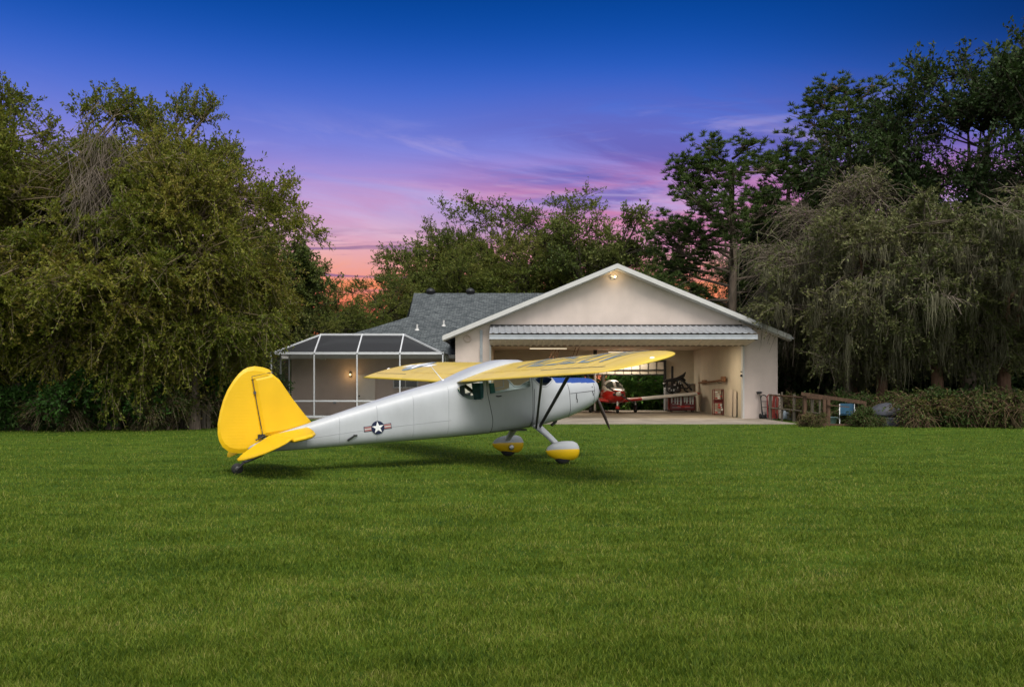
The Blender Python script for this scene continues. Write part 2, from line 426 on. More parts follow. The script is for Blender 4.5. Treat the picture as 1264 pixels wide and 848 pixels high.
def seam(P, r=.006, closed=False, side=-1, off=.001, step=.03):
    pts = []
    Q = P + [P[0]] if closed else P
    for a, b in zip(Q[:-1], Q[1:]):
        n = max(1, int(math.dist(a, b) / step))
        pts += [surf(a[0] + (b[0] - a[0]) * t / n, a[1] + (b[1] - a[1]) * t / n, side, off) for t in range(n)]
    pts.append(surf(*Q[-1], side, off))
    return pts, r
mb = MB()
for P in (DWIN, DOORW):
    for sd in (-1, 1):
        pts, r = seam(P, .011, True, sd, .002); mb.tube(pts, r, 5)
for sd in (-1, 1):
    pts, r = seam([(.30, 1.722), (.16, 1.645), (.02, 1.558), (-.125, 1.558), (-.33, 1.74), (-.345, 1.95)], .013, False, sd, .001); mb.tube(pts, r, 5)
mb.build('window_frame', [M_SILVER], plane)
mb = MB()
for P, cl in ((DOOR, True), ([(.66, .93), (.62, 1.2), (.60, 1.45), (.58, 1.60)], False), ([(-.28, .73), (-.27, 1.5)], False), ([(1.28, 1.2), (1.28, 1.62)], False), ([(.62, 1.40), (1.28, 1.46)], False)):
    pts, r = seam(P, .0055, cl); mb.tube(pts, r, 4)
# louvres and inspection slots of the cowling
for (u, z, du, dz) in ((.78, 1.34, .012, .06), (.80, 1.25, .012, .04), (1.22, 1.48, .014, .07), (1.24, 1.38, .012, .03)):
    mb.add([surf(u - du, z - dz), surf(u + du, z - dz), surf(u + du, z + dz), surf(u - du, z + dz)], [(0, 1, 2, 3)])
mb.build('panel_seam', [M_SEAM], plane)
mb = MB(); mb.tube([surf(-1.16, 1.36, -1, .01), surf(-1.11, 1.355, -1, .028), surf(-1.05, 1.365, -1, .028)], .011, 6); mb.build('door_handle', [M_STRUT], door)
# skin laps of the rear fuselage
mb = MB()
for u in (-2.15, -2.85, -3.55, -4.25, -4.85):
    zb, zt = ZB(u), ZT(u); pts, r = seam([(u, zb + (zt - zb) * k / 12) for k in range(1, 12)], .0035); mb.tube(pts, r, 4)
pts, r = seam([(-4.9, .60), (-3.5, .77), (-2.1, .90)], .003); mb.tube(pts, r, 4)
mb.build('panel_seam', [mat('skin_lap', (.30, .31, .325), .6)], plane)
# lining of the cabin walls
lin = MB()
for i in range(len(rings) - 1):
    if not (-1.95 < us[i] < -.36): continue
    for j in range(0, NT):
        q = [rings[i][j], rings[i][(j + 1) % NT], rings[i + 1][(j + 1) % NT], rings[i + 1][j]]
        cu = sum(p[0] for p in q) / 4; cy = sum(p[1] for p in q) / 4; cz = sum(p[2] for p in q) / 4
        if cz < 1.36 + .12 * (cu + 1.2) and region(cu, cy, cz) in 'fD': lin.add([(p[0], p[1] * .965, 1.35 + (p[2] - 1.35) * .965) for p in q], [(0, 1, 2, 3)], 0, True)
weld(lin.build('cabin_lining', [M_LINER], plane))
# cabin inside
for sy in (-1, 1):
    for u0, hz in ((-.72, 1.62), (-1.5, 1.50)):
        s_ = MB(); s_.box((u0 - .42, sy * .24 - .18, .92), (u0 + .02, sy * .24 + .18, 1.06), 0, 0, .03)
        s_.loft([[(u0 - .40 - k * .1, sy * .24 + a, 1.0 + (hz - 1.0) * k + b) for a, b in ((-.17, 0), (.17, 0))] + [(u0 - .30 - k * .1, sy * .24 + a, 1.0 + (hz - 1.0) * k) for a in (.17, -.17)] for k in (0, .5, 1)], 0)
        s_.build('seat', [M_SEAT], plane)
mb = MB(); mb.box((-1.9, -.44, .80), (-.02, .44, .83)); mb.box((.12, -.42, .92), (.2, .42, 1.50)); mb.box((-1.98, -.40, .80), (-1.93, .40, 1.42)); mb.build('cabin_floor', [M_LINER], plane)
# belly exhaust, step, antenna
mb = MB(); mb.tube([(.55, -.12, .92), (.50, -.13, .80), (.40, -.14, .73)], .035, 8); mb.tube([(.85, -.1, .98), (.82, -.1, .90)], .03, 8); mb.build('exhaust_pipe', [M_STRUT], plane)
mb = MB(); mb.box((-.62, -.30, .64), (-.30, .1, .675)); mb.build('belly_step', [M_STRUT], plane)
mb = MB(); mb.tube([(-2.02, .08, 1.66), (-2.30, .05, 1.96)], [.013, .006], 6); mb.sphere((-2.02, .08, 1.67), .028); mb.build('antenna', [M_WHITE], plane)

# wings -------------------------------------------------------------
def foil(t):
    """upper and lower height over chord fraction t from the leading edge"""
    yt = .56 * (.2969 * math.sqrt(t) - .126 * t - .3516 * t * t + .2843 * t ** 3 - .1036 * t ** 4)
    yc = .02 / .16 * (.8 * t - t * t) if t < .4 else .02 / .36 * (.2 + .8 * t - t * t)
    return yc + yt, yc - yt
DI = math.tan(R(1.45))
def wing_line(r):
    LE, TE = -.24, -1.95
    if r > 4.95:
        k = min((r - 4.95) / .60, 1); TE += .62 * (1 - math.sqrt(max(0, 1 - k ** 2.2)))
    if r > 4.25:
        k = min((r - 4.25) / 1.30, 1); LE -= .82 * (1 - math.sqrt(max(0, 1 - k ** 2.6)))
    return LE, TE
def chord_z(u, r): return 2.005 + (u + .24) / 1.71 * .37 + (r - .5) * DI
def wing_pt(u, r, up=True, off=0.0):
    LE, TE = wing_line(r); c = max(LE - TE, .02); t = min(max((LE - u) / c, 0), 1)
    z = chord_z(u, r) + foil(t)[0 if up else 1] * c * (1.0 - .35 * max(0, min(1, (r - 3.6) / 1.9)))
    return (u, -r, z + off)
ts = [0, .005, .02, .05, .1, .17, .26, .36, .48, .6, .7, .79, .793, .80, .803, .86, .93, 1.0]
rs = list(np.linspace(.40, 4.9, 31)) + [5.0, 5.1, 5.2, 5.29, 5.36, 5.42, 5.46, 5.495, 5.52, 5.537, 5.546, 5.55]
def make_wing(sd):
    mb = MB(); rg = []
    for r in rs:
        LE, TE = wing_line(r); c = max(LE - TE, .02)
        P = []
        for up in (True, False):
            for t in (ts if up else list(reversed(ts))[1:-1]):
                u = LE - c * t; x, y, z = wing_pt(u, r, up)
                if t > .99: z += 0
                P.append((x, y * sd, z))
        rg.append(P if sd > 0 else P)
    mb.loft(rg, 0, True, True)
    wg = weld(mb.build('wing', [M_WING], plane))
    # aileron and flap gaps, rib tapes
    g = MB()
    def strip(u0, u1, r0, r1, off, mi, both=False):
        n = max(2, int(abs(r1 - r0) / .12)); m_ = max(1, int(abs(u1 - u0) / .1))
        vs = []; fs = []
        for i in range(n + 1):
            for j in range(m_ + 1):
                r = r0 + (r1 - r0) * i / n; u = u0 + (u1 - u0) * j / m_
                x, y, z = wing_pt(u, r, True, off); vs.append((x, y * sd, z))
        for i in range(n):
            for j in range(m_):
                a_ = i * (m_ + 1) + j; fs.append((a_, a_ + 1, a_ + m_ + 2, a_ + m_ + 1))
        g.add(vs, fs, mi)
    strip(-1.60, -1.625, 3.05, 4.97, .003, 0)
    g.build('aileron_gap', [M_SEAM], wg)
    g = MB(); strip(-1.50, -1.512, .62, 3.0, .002, 0)
    g.build('flap_seam', [mat('yellow_seam', (.45, .28, .04), .6)], wg)
    g = MB()
    for r in np.arange(.85, 5.0, .33): strip(-.36, -1.57, r - .02, r + .02, .0025, 0)
    g.build('rib_tape', [M_WING], wg)
    lp = MB(); x, y, z = wing_pt(-1.15, 5.46); lp.sphere((x + .05, y * sd, z + .005), (.05, .03, .03)); lp.build('navigation_light', [M_WHITE], wg)
    return wg
wing_r = make_wing(1); wing_l = make_wing(-1)
# registration letters on the right wing, star on the left wing
GL = {'N': [[(0, 0), (0, 1), (.6, 0), (.6, 1)]], '2': [[(0, .8), (.1, 1), (.5, 1), (.6, .8), (.6, .6), (0, 0), (.6, 0)]], '5': [[(.6, 1), (0, 1), (0, .55), (.5, .55), (.6, .4), (.6, .12), (.48, 0), (0, 0)]],
      '0': [[(.1, 0), (0, .15), (0, .85), (.1, 1), (.5, 1), (.6, .85), (.6, .15), (.5, 0), (.1, 0)]], 'V': [[(0, 1), (.3, 0), (.6, 1)]]}
mb = MB(); r0 = 1.75
for ch in 'N2520V':
    for pl in GL[ch]:
        for (ax, ay), (bx, by) in zip(pl[:-1], pl[1:]):
            A = Vector((r0 + ax * .60, -1.30 + ay * .78)); B = Vector((r0 + bx * .60, -1.30 + by * .78)); dr = (B - A).normalized(); nn = Vector((-dr.y, dr.x)) * .038
            A = A - dr * .038; B = B + dr * .038; n = max(2, int((B - A).length / .05)); vs = []
            for i in range(n + 1):
                p = A + (B - A) * i / n
                for q in (p - nn, p + nn): vs.append(wing_pt(q.y, q.x, True, .006))
            mb.add(vs, [(2 * i, 2 * i + 1, 2 * i + 3, 2 * i + 2) for i in range(n)])
    r0 += .50
mb.build('registration_lettering', [M_FADE], wing_r)
def star_pts(rad, rot=0): return [((rad if k % 2 == 0 else rad * .40) * math.sin(rot + k * math.pi / 5), (rad if k % 2 == 0 else rad * .40) * math.cos(rot + k * math.pi / 5)) for k in range(10)]
def fan(mb, c, P, mp, mi, sub=1):
    n = len(P); vs = [mp(*c)]; fs = []
    for j in range(1, 5):
        for p in P: vs.append(mp(c[0] + p[0] * j / 4, c[1] + p[1] * j / 4))
    for k in range(n): fs.append((0, 1 + k, 1 + (k + 1) % n))
    for j in range(3):
        for k in range(n): fs.append((1 + j * n + k, 1 + (j + 1) * n + k, 1 + (j + 1) * n + (k + 1) % n, 1 + j * n + (k + 1) % n))
    mb.add(vs, fs, mi)
mb = MB(); wp = lambda off: (lambda a, b: (lambda p: (p[0], -p[1], p[2]))(wing_pt(b, a, True, off)))
circ = lambda rad, n=28: [(rad * math.cos(2 * math.pi * k / n), rad * math.sin(2 * math.pi * k / n)) for k in range(n)]
fan(mb, (3.7, -1.0), circ(.42), wp(.006), 0); fan(mb, (3.7, -1.0), star_pts(.42), wp(.010), 1)
for sx in (-1, 1):
    A = [(3.7 + sx * (.40 + .44 * i / 4), -1.0 + b) for i in range(5) for b in (-.11, .11)]
    mb.add([wp(.007)(*p) for p in A], [(2 * i, 2 * i + 1, 2 * i + 3, 2 * i + 2) for i in range(4)], 1)
mb.build('star_insignia', [M_FADE, M_WHITE], wing_l)
# star on the fuselage side
for sd in (-1, 1):
    mb = MB(); C = (-3.545, .783); T = R(7)
    rot = lambda a, b: (C[0] + a * math.cos(T) - b * math.sin(T), C[1] + a * math.sin(T) + b * math.cos(T))
    sp_ = lambda off: (lambda a, b: surf(*rot(a, b), sd, off))
    def rect(x0, x1, z0, z1, off, mi):
        n = 5; mb.add([sp_(off)(x0 + (x1 - x0) * i / n, z) for i in range(n + 1) for z in (z0, z1)], [(2 * i, 2 * i + 1, 2 * i + 3, 2 * i + 2) for i in range(n)], mi)
    rect(-.262, .262, -.052, .052, .004, 0)
    for x0, x1 in ((-.25, -.11), (.11, .25)):
        rect(x0, x1, -.042, .042, .007, 3); rect(x0, x1, -.036, -.014, .010, 2); rect(x0, x1, .014, .036, .010, 2)
    fan(mb, (0, 0), circ(.125), sp_(.012), 0); fan(mb, (0, 0), star_pts(.117), sp_(.016), 1)
    mb.build('star_insignia', [M_NAVY, M_WHITE, M_REDM, mat('aged_white_marking', (.50, .47, .45), .5, 0, .1, 9)], fus)
mb = MB(); mb.tube([surf(-4.10, .555, -1, .01), surf(-3.98, .645, -1, .03)], [.022, .014], 6); mb.tube([surf(-4.0, .65, -1, .02), surf(-3.93, .645, -1, .02)], .014, 6)
mb.build('lift_handle', [M_BLACK], plane)

# tail ----------------------------------------------------------------
fin = [(-5.785, 1.725), (-5.46, 1.80), (-5.303, 1.673), (-5.06, 1.32), (-4.85, 1.05), (-4.72, .90), (-4.76, .84), (-5.2, .72), (-5.60, .66)]
rud = [(-5.805, 1.74), (-5.45, 1.82), (-5.493, 1.863), (-5.6, 1.90), (-5.75, 1.919), (-5.87, 1.895), (-5.95, 1.85), (-6.03, 1.775), (-6.12, 1.66), (-6.215, 1.50), (-6.29, 1.32), (-6.345, 1.12), (-6.385, .9), (-6.385, .72),
       (-6.36, .60), (-6.30, .49), (-6.215, .42), (-6.12, .385), (-6.02, .372), (-5.9, .375), (-5.72, .44), (-5.625, .52), (-5.617, .68)]
mp = lambda a, b, h: (a, h, b)
mb = MB(); mb.plate(fin, mp, .085, .88, .35); mb.build('fin', [M_YEL], plane)
mb = MB(); mb.plate(rud, mp, .07, .9, .3); rd = mb.build('rudder', [M_RUD], plane)
mb = MB(); mb.box((-5.70, -.07, .63), (-5.58, .07, .70)); mb.tube([(-5.75, -.09, .60), (-5.58, -.09, .68)], .012, 6); mb.build('rudder_hinge', [M_BLACK], rd)
mb = MB(); mb.tube([(-5.805, -.034, 1.735), (-5.612, -.043, .69)], .006, 4); mb.tube([(-5.80, -.034, 1.735), (-5.47, -.030, 1.808)], .006, 4); mb.box((-5.775, -.06, 1.42), (-5.735, -.03, 1.47)); mb.build('hinge_line', [M_SEAM], rd)
for sd in (1, -1):
    st_ = [(-4.80, .05), (-4.86, .5), (-4.95, 1.0), (-5.02, 1.3), (-5.12, 1.48), (-5.25, 1.55), (-5.46, 1.56), (-5.49, 1.0), (-5.50, .05)]
    mb = MB(); mb.plate(st_, lambda a, b, h: (a, -sd * b, .785 + (a + 4.8) * .19 + h), .075, .9, .3); mb.build('stabilizer', [M_YEL], plane)
    ev = [(-5.51, .12), (-5.50, .6), (-5.49, 1.1), (-5.47, 1.50), (-5.56, 1.53), (-5.70, 1.44), (-5.86, 1.24), (-5.99, .98), (-6.08, .72), (-6.13, .48), (-6.12, .32), (-6.03, .21), (-5.8, .13)]
    mb = MB(); mb.plate(ev, lambda a, b, h: (a, -sd * b, .675 + (a + 5.5) * .62 + h), .055, .9, .3); mb.build('elevator', [M_YEL], plane)
mb = MB(); mb.tube([(-5.50, 0, .40), (-5.75, 0, .30), (-5.93, .0, .21)], [.03, .028, .022], 6, 0, True, True, .5); mb.tube([(-5.6, 0, .33), (-5.78, .0, .255), (-5.95, 0, .19)], [.02, .02, .018], 6)
mb.tube([(-5.93, -.05, .21), (-6.05, -.06, .10)], .014, 6); mb.tube([(-5.93, .05, .21), (-6.05, .06, .10)], .014, 6); mb.tube([(-5.93, -.06, .21), (-5.93, .06, .21)], .02, 6)
tw = mb.build('tailwheel_spring', [M_BLACK], plane)
mb = MB(); mb.lathe((-6.05, -.045, .10), (0, 1, 0), [(0, .03), (.005, .07), (.02, .098), (.045, .102), (.07, .098), (.085, .07), (.09, .03)], 22); mb.build('tail_wheel', [M_RUB], plane)
mb = MB(); mb.lathe((-6.05, -.05, .10), (0, 1, 0), [(0, .01), (.001, .05), (.099, .05), (.10, .01)], 16); mb.build('wheel_hub', [M_STRUT], plane)

# struts, gear -----------------------------------------------------------
for sd in (-1, 1):
    for u1, r1, lo in ((-.75, 2.76, (-.10, .50, .735)), (-1.38, 2.72, (-.19, .50, .72))):
        top = wing_pt(u1, r1, False, .02)
        mb = MB(); mb.tube([(lo[0], sd * lo[1], lo[2]), (top[0], -top[1] * sd * 1.0, top[2])], .047, 10, 0, True, True, .5)
        mb.build('wing_strut', [M_STRUT], plane)
for sd in (-1, 1):
    mb = MB()
    pth = [(-.14, .38, .76), (-.12, .50, .70), (-.05, .80, .525), (.0, 1.10, .34), (.0, 1.14, .22)]
    rg = []
    for (x, y, z), wd in zip(pth, (.10, .095, .07, .055, .05)):
        rg.append([(x + a * wd, sd * (y + b * .02), z + b * .03) for a, b in ((-1, -.6), (-.7, -1), (.7, -1), (1, -.6), (1, .6), (.7, 1), (-.7, 1), (-1, .6))])
    mb.loft(rg, 0, True, True); mb.build('gear_leg', [M_SILVER], plane)
    # wheel fairing: blunt nose, pointed tail
    mb = MB(); prof = [(-.36, .02, .275), (-.348, .045, .28), (-.305, .095, .28), (-.22, .150, .276), (-.10, .192, .269), (0, .21, .266), (.15, .215, .262), (.27, .205, .262), (.345, .17, .262), (.385, .11, .262), (.40, .03, .262)]
    rg = []
    for x, h, zc in prof:
        rg.append([(x + .02, sd * 1.135 + h * .62 * math.cos(2 * math.pi * k / 28), max(zc + h * math.sin(2 * math.pi * k / 28) * .93, .075)) for k in range(28)])
    fs_lo = MB()
    mb.loft(rg, 0, True, True)
    split = MB(); split.v, split.f, split.sm = mb.v, mb.f, mb.sm
    split.m = []
    for f in mb.f:
        zc = sum(mb.v[i][2] for i in f) / len(f); split.m.append(1 if zc < .30 else 0)
    fa = weld(split.build('wheel_fairing', [M_SILVER, M_YEL], plane))
    mb = MB(); mb.lathe((.05, sd * 1.135 - .075, .20), (0, 1, 0), [(0, .10), (.01, .16), (.035, .195), (.075, .20), (.115, .195), (.14, .16), (.15, .10)], 28); mb.build('wheel', [M_RUB], plane)
    if sd == 1 or sd == -1:
        mb = MB(); mb.lathe((.05, sd * 1.135 - sd * .145, .20), (0, -sd, 0), [(0, .06), (.02, .06), (.025, .045), (.03, .02)], 16); mb.build('axle_cap', [M_STEEL], fa)
# propeller
axis = Vector((math.cos(R(11.5)), 0, math.sin(R(11.5)))); hub = Vector((1.60, 0, 1.42))
side = Vector((0, 1, 0)); upv = axis.cross(side)
bd = (upv * -math.cos(R(22)) + side * -math.sin(R(22))).normalized()
mb = MB()
for s_ in (1, -1):
    rg = []
    for t, wd, tw_ in ((.04, .045, 70), (.12, .045, 60), (.25, .058, 45), (.45, .066, 32), (.62, .062, 24), (.76, .052, 19), (.85, .038, 17), (.885, .016, 16)):
        c = hub + bd * s_ * t; e1 = bd.cross(axis).normalized() * s_
        ch = (e1 * math.cos(R(tw_)) + axis * math.sin(R(tw_))); nn = ch.cross(bd).normalized()
        rg.append([c + ch * (wd * .62 * a) + nn * (b * .2 * wd) for a, b in ((-1, 0), (-.4, .7), (.4, 1), (1, 0), (.4, -.5), (-.4, -.5))])
    mb.loft(rg, 0, True, True)
mb.build('propeller', [M_PROP], plane)
mb = MB(); mb.lathe(hub - axis * .16, axis, [(0, .10), (.1, .10), (.13, .085), (.22, .08), (.27, .05), (.29, .01)], 18); mb.build('propeller_hub', [M_STEEL], plane)
mb = MB(); mb.sphere((1.475, -.2, 1.50), (.035, .1, .07)); mb.sphere((1.475, .2, 1.50), (.035, .1, .07)); mb.build('cooling_inlet', [M_BLACK], plane)
# ------------------------------------------------------------------ building materials
M_STUCCO = mat('cream_stucco', (.61, .515, .46), .85, 0, .08, 1.1, .35, 55, .2, 0, .055)
M_STUC2 = mat('tan_stucco', (.56, .455, .39), .85, 0, .06, 1.6, .35, 55, .2, 0, .05)
M_INT = mat('interior_painted_wall', (.52, .46, .37), .8, 0, .07, 1.2, .12, 30, .2, 0, .055)
M_TRIM = mat('white_trim_paint', (.54, .53, .51), .5, 0, .05, 3)
M_CEIL = mat('interior_ceiling_board', (.55, .47, .37), .8, 0, .05, 2)
M_CONC = mat('concrete_slab', (.27, .235, .195), .85, 0, .28, .9, .3, 20, .2, 0, .18)
M_DARKSTEEL = mat('dark_steel', (.03, .028, .027), .5, .2, .2, 8)
M_PANE = mat('pale_translucent_panel', (.50, .44, .36), .5, 0, .08, 3)
M_DOORMETAL = mat('galvanised_door_sheet', (.47, .49, .52), .38, .55, .10, 2.2, .04, 20)
M_DOORUNDER = mat('door_underside_sheet', (.55, .50, .41), .6, .1, .1, 2.2)
M_ALU = mat('white_aluminium_frame', (.60, .61, .63), .4, .1, .04, 4)
M_GREYM = mat('grey_downpipe', (.33, .35, .37), .5, .2, .12, 6)
M_SCREEN = screen_mat('insect_screen_roof', (.016, .017, .020), .90)
M_SCREENW = screen_mat('insect_screen_wall', (.07, .065, .06), .13)
# asphalt shingles
m, nt, b = newmat('asphalt_shingle'); N = nt.nodes; L = nt.links
tc = N.new('ShaderNodeTexCoord')
bk = N.new('ShaderNodeTexBrick'); bk.inputs['Scale'].default_value = 1.0; bk.inputs['Brick Width'].default_value = .30; bk.inputs['Row Height'].default_value = .14; bk.inputs['Mortar Size'].default_value = .012
bk.inputs['Color1'].default_value = (.075, .085, .09, 1); bk.inputs['Color2'].default_value = (.15, .165, .17, 1); bk.inputs['Mortar'].default_value = (.03, .033, .036, 1); bk.inputs['Bias'].default_value = -.1
nz = N.new('ShaderNodeTexNoise'); nz.inputs['Scale'].default_value = 6.5; nz.inputs['Detail'].default_value = 8; nz.inputs['Roughness'].default_value = .75
mx = N.new('ShaderNodeMixRGB'); mx.blend_type = 'MULTIPLY'; mx.inputs[0].default_value = .85
cr = N.new('ShaderNodeValToRGB'); cr.color_ramp.elements[0].position = .35; cr.color_ramp.elements[1].position = .68; cr.color_ramp.elements[0].color = (.35, .37, .4, 1); cr.color_ramp.elements[1].color = (1.45, 1.45, 1.4, 1)
L.new(tc.outputs['Object'], bk.inputs['Vector']); L.new(tc.outputs['Object'], nz.inputs['Vector']); L.new(nz.outputs[0], cr.inputs[0])
L.new(bk.outputs[0], mx.inputs[1]); L.new(cr.outputs[0], mx.inputs[2]); L.new(mx.outputs[0], b.inputs['Base Color']); b.inputs['Roughness'].default_value = .9; b.inputs['Specular IOR Level'].default_value = .15
bp = N.new('ShaderNodeBump'); bp.inputs['Strength'].default_value = .5; bp.inputs['Distance'].default_value = .02; L.new(bk.outputs['Fac'], bp.inputs['Height']); bp.invert = True; L.new(bp.outputs[0], b.inputs['Normal'])
M_SHINGLE = m

# ------------------------------------------------------------------ hangar
D = 40.0; HB = 52.0
XL, XR, OL, OR = -2.58, 12.10, -1.0, 10.55
PITCH = .4122; AX = 4.74
RZ = lambda x: 7.00 - abs(x - AX) * PITCH            # top of the hangar roof
hangar = empty('hangar', (AX, D, 0), 0, 'cream stucco gabled hangar with its wide front door folded open under the gable', 'hangar')
def H(mb, name, mats, par=None):
    """world-space mesh parented to the hangar (or a part of it)"""
    o = mb.build(name, mats); p = par or hangar
    o.parent = p; o.matrix_parent_inverse = Matrix() if par else Matrix.Translation(-hangar.location); return o
def wallpoly(mb, P, y0, y1, mat=0):
    n = len(P)
    mb.loft([[(x, y0, z) for x, z in P], [(x, y1, z) for x, z in P]], mat, True)
OT = 3.62
mb = MB(); rt = lambda x: RZ(x) - .14
wallpoly(mb, [(XL, 0), (OL, 0), (OL, OT), (XL, OT)], D, D + .25)
wallpoly(mb, [(OR, 0), (XR, 0), (XR, OT), (OR, OT)], D, D + .25)
wallpoly(mb, [(XL, OT), (XR, OT), (XR, rt(XR)), (AX, rt(AX)), (XL, rt(XL))], D, D + .25)
mb.box((XR - .25, D + .25, 0), (XR, HB, rt(XR) - .02)); mb.box((XL, D + .25, 0), (XL + .25, HB, rt(XL) - .02))
H(mb, 'wall', M_STUCCO)
IX0, IX1, IZ = -1.03, 10.72, 3.58
mb = MB()
mb.box((IX1, D + .252, 0), (IX1 + .12, HB - .2, IZ)); mb.box((IX0 - .12, D + .252, 0), (IX0, HB - .2, IZ))
BX0, BX1, BT = 1.2, 9.05, 3.02
mb.box((IX0 - .12, HB - .2, 0), (BX0, HB, IZ)); mb.box((BX1, HB - .2, 0), (IX1 + .12, HB, IZ)); mb.box((BX0, HB - .2, BT), (BX1, HB, IZ))
H(mb, 'interior_wall', M_INT)
mb = MB(); mb.box((IX0 - .12, D + .26, IZ + .003), (IX1 + .12, HB, IZ + .1)); H(mb, 'ceiling', M_CEIL)
mb = MB(); wallpoly(mb, [(XL + .26, IZ + .11), (XR - .26, IZ + .11), (XR - .26, rt(XR) - .05), (AX, rt(AX) - .05), (XL + .26, rt(XL) - .05)], HB - .12, HB); H(mb, 'rear_gable', M_STUCCO)
# white jamb trims of the door opening
mb = MB(); mb.box((OR - .05, D - .03, 0), (OR + .03, D + .27, OT)); mb.box((OL - .03, D - .03, 0), (OL + .05, D + .27, OT)); H(mb, 'door_jamb', M_TRIM)
mb = MB(); mb.box((OR - .13, D + .02, 1.93), (OR - .06, D + .09, 2.03)); mb.box((OR - .13, D + .02, 2.14), (OR - .06, D + .09, 2.18)); H(mb, 'door_latch', M_BLACK)
# roof with fascia
mb = MB(); E0, E1 = -3.12, 12.57; YF = 39.45
for xe in (E0, E1):
    ze = RZ(xe); sgn = -1 if xe < AX else 1
    mb.loft([[(AX, y, 7.03), (xe, y, ze + .03), (xe, y, ze - .02), (AX, y, 6.98)] for y in (YF + .06, HB + .5)], 0)
H(mb, 'roof', M_SHINGLE)
mb = MB()
for xe in (E0, E1):
    ze = RZ(xe)
    mb.loft([[(AX, y, 7.012), (xe, y, ze + .012), (xe, y, ze - .20), (AX, y, 6.80)] for y in (YF, YF + .055)], 0)
    mb.box((min(xe, xe - .03 * (1 if xe < AX else -1)), YF + .06, ze - .17), (max(xe, xe - .03 * (1 if xe < AX else -1)), HB + .4, ze - .025))
H(mb, 'fascia', M_TRIM)
mb = MB()
for xe in (E0, E1):
    ze = RZ(xe); xw = XL if xe < AX else XR
    mb.loft([[(AX, y, 6.79), (xe, y, ze - .215), (xe, y, ze - .235), (AX, y, 6.77)] for y in (YF + .056, D - .002)], 0)
H(mb, 'soffit', M_TRIM)
# gutter end hanging off the right eave
mb = MB(); mb.tube([(12.5, 39.44, 3.68), (12.68, 39.5, 3.64)], .045, 8); H(mb, 'gutter_end', M_ALU)
# folded-out door: two corrugated leaves meeting at an outer edge
mb = MB(); XA, XB = -.99, 10.72
def corr(p0, p1, x0, x1, n, amp, mi=0):
    """corrugated sheet between line p0 and p1 (y,z)"""
    k = n * 6; vs = []; fs = []
    prof = (0, 0, .15, 1, 1, .15)
    nrm = Vector((-(p1[1] - p0[1]), p1[0] - p0[0])).normalized()
    if nrm.y < 0: nrm = -nrm
    for i in range(k + 1):
        x = x0 + (x1 - x0) * i / k; a = prof[i % 6] * amp
        for p in (p0, p1): vs.append((x, p[0] + nrm.x * a, p[1] + nrm.y * a))
    for i in range(k): fs.append((2 * i, 2 * i + 1, 2 * i + 3, 2 * i + 2))
    mb.add(vs, fs, mi)
corr((D - .02, 4.24), (38.32, 3.80), XA, XB, 42, .035)
bfd = H(mb, 'folding_door', M_DOORMETAL)
mb = MB(); corr((38.32, 3.55), (D - .03, 3.36), XA, XB, 42, -.03); H(mb, 'door_lower_leaf', M_DOORUNDER)
mb = MB(); mb.bar((XA, 38.30, 3.72), (XB, 38.30, 3.72), .05, .05); mb.bar((XA, 38.31, 3.66), (XB, 38.31, 3.66), .04, .05); mb.bar((XA, 38.30, 3.59), (XB, 38.30, 3.59), .05, .08); H(mb, 'door_edge_rail', M_DOORMETAL)
mb = MB(); mb.box((XA, 38.36, 3.52), (XA + .05, D - .03, 3.74)); mb.box((XB - .05, 38.36, 3.52), (XB, D - .03, 3.74)); mb.box((XA, D - .08, 4.235), (XB - .25, D - .003, 4.30))
mb.box((XA, D - .05, 3.33), (XB - .12, D + .02, 3.37)); H(mb, 'door_frame', M_DARKSTEEL)
# gable lamp, round vent, conduit
mb = MB(); mb.box((4.50, D - .05, 6.34), (4.64, D - .002, 6.48)); mb.cyl((4.54, D - .06, 6.40), (4.53, D - .16, 6.50), .035, .05); mb.cyl((4.60, D - .06, 6.40), (4.65, D - .15, 6.44), .035, .05); gl = H(mb, 'gable_floodlight', M_TRIM)
M_BULB = emis('lit_warm_bulb', (1, .80, .45), 6)
mb = MB(); mb.sphere((4.675, D - .185, 6.465), .05); H(mb, 'bulb', M_BULB, gl)
mb = MB(); mb.lathe((-2.03, D - .004, 3.67), (0, -1, 0), [(0, .18), (.02, .18), (.03, .15), (.031, .13), (.012, .12), (.012, .01)], 20); mb.box((-2.2, D - .03, 3.655), (-1.86, D - .014, 3.685)); mb.box((-2.045, D - .03, 3.5), (-2.015, D - .014, 3.84)); H(mb, 'round_vent', M_STUC2)
mb = MB(); mb.box((-1.46, D - .07, .1), (-1.34, D - .003, 4.05))
for z in (1, 1.9, 2.5, 2.9, 3.3): mb.box((-1.44, D - .085, z), (-1.36, D - .071, z + .12))
H(mb, 'conduit', M_GREYM)
# rear opening: dark framed sliding grid with pale panels, half raised
mb = MB(); yb = HB - .26
for z in (2.15, 2.42, 2.95): mb.box((BX0, yb - .04, z - .035), (BX1, yb + .04, z + .035))
for i in range(17): x = BX0 + .03 + i * (BX1 - BX0 - .1) / 16; mb.box((x - .018, yb - .03, 2.19), (x + .018, yb + .03, 2.92))
mb.box((BX1 - .12, yb - .06, .0), (BX1 + .03, yb + .055, 3.0)); mb.box((BX0 - .03, yb - .06, .0), (BX0 + .12, yb + .055, 3.0)); mb.box((4.75, yb - .6, 3.0), (4.95, yb - .4, IZ))
rdg = H(mb, 'rear_door_frame', M_DARKSTEEL)
mb = MB(); mb.box((BX0 + .05, yb - .008, 2.19), (BX1 - .1, yb + .008, 2.92)); H(mb, 'panel', M_PANE, rdg)
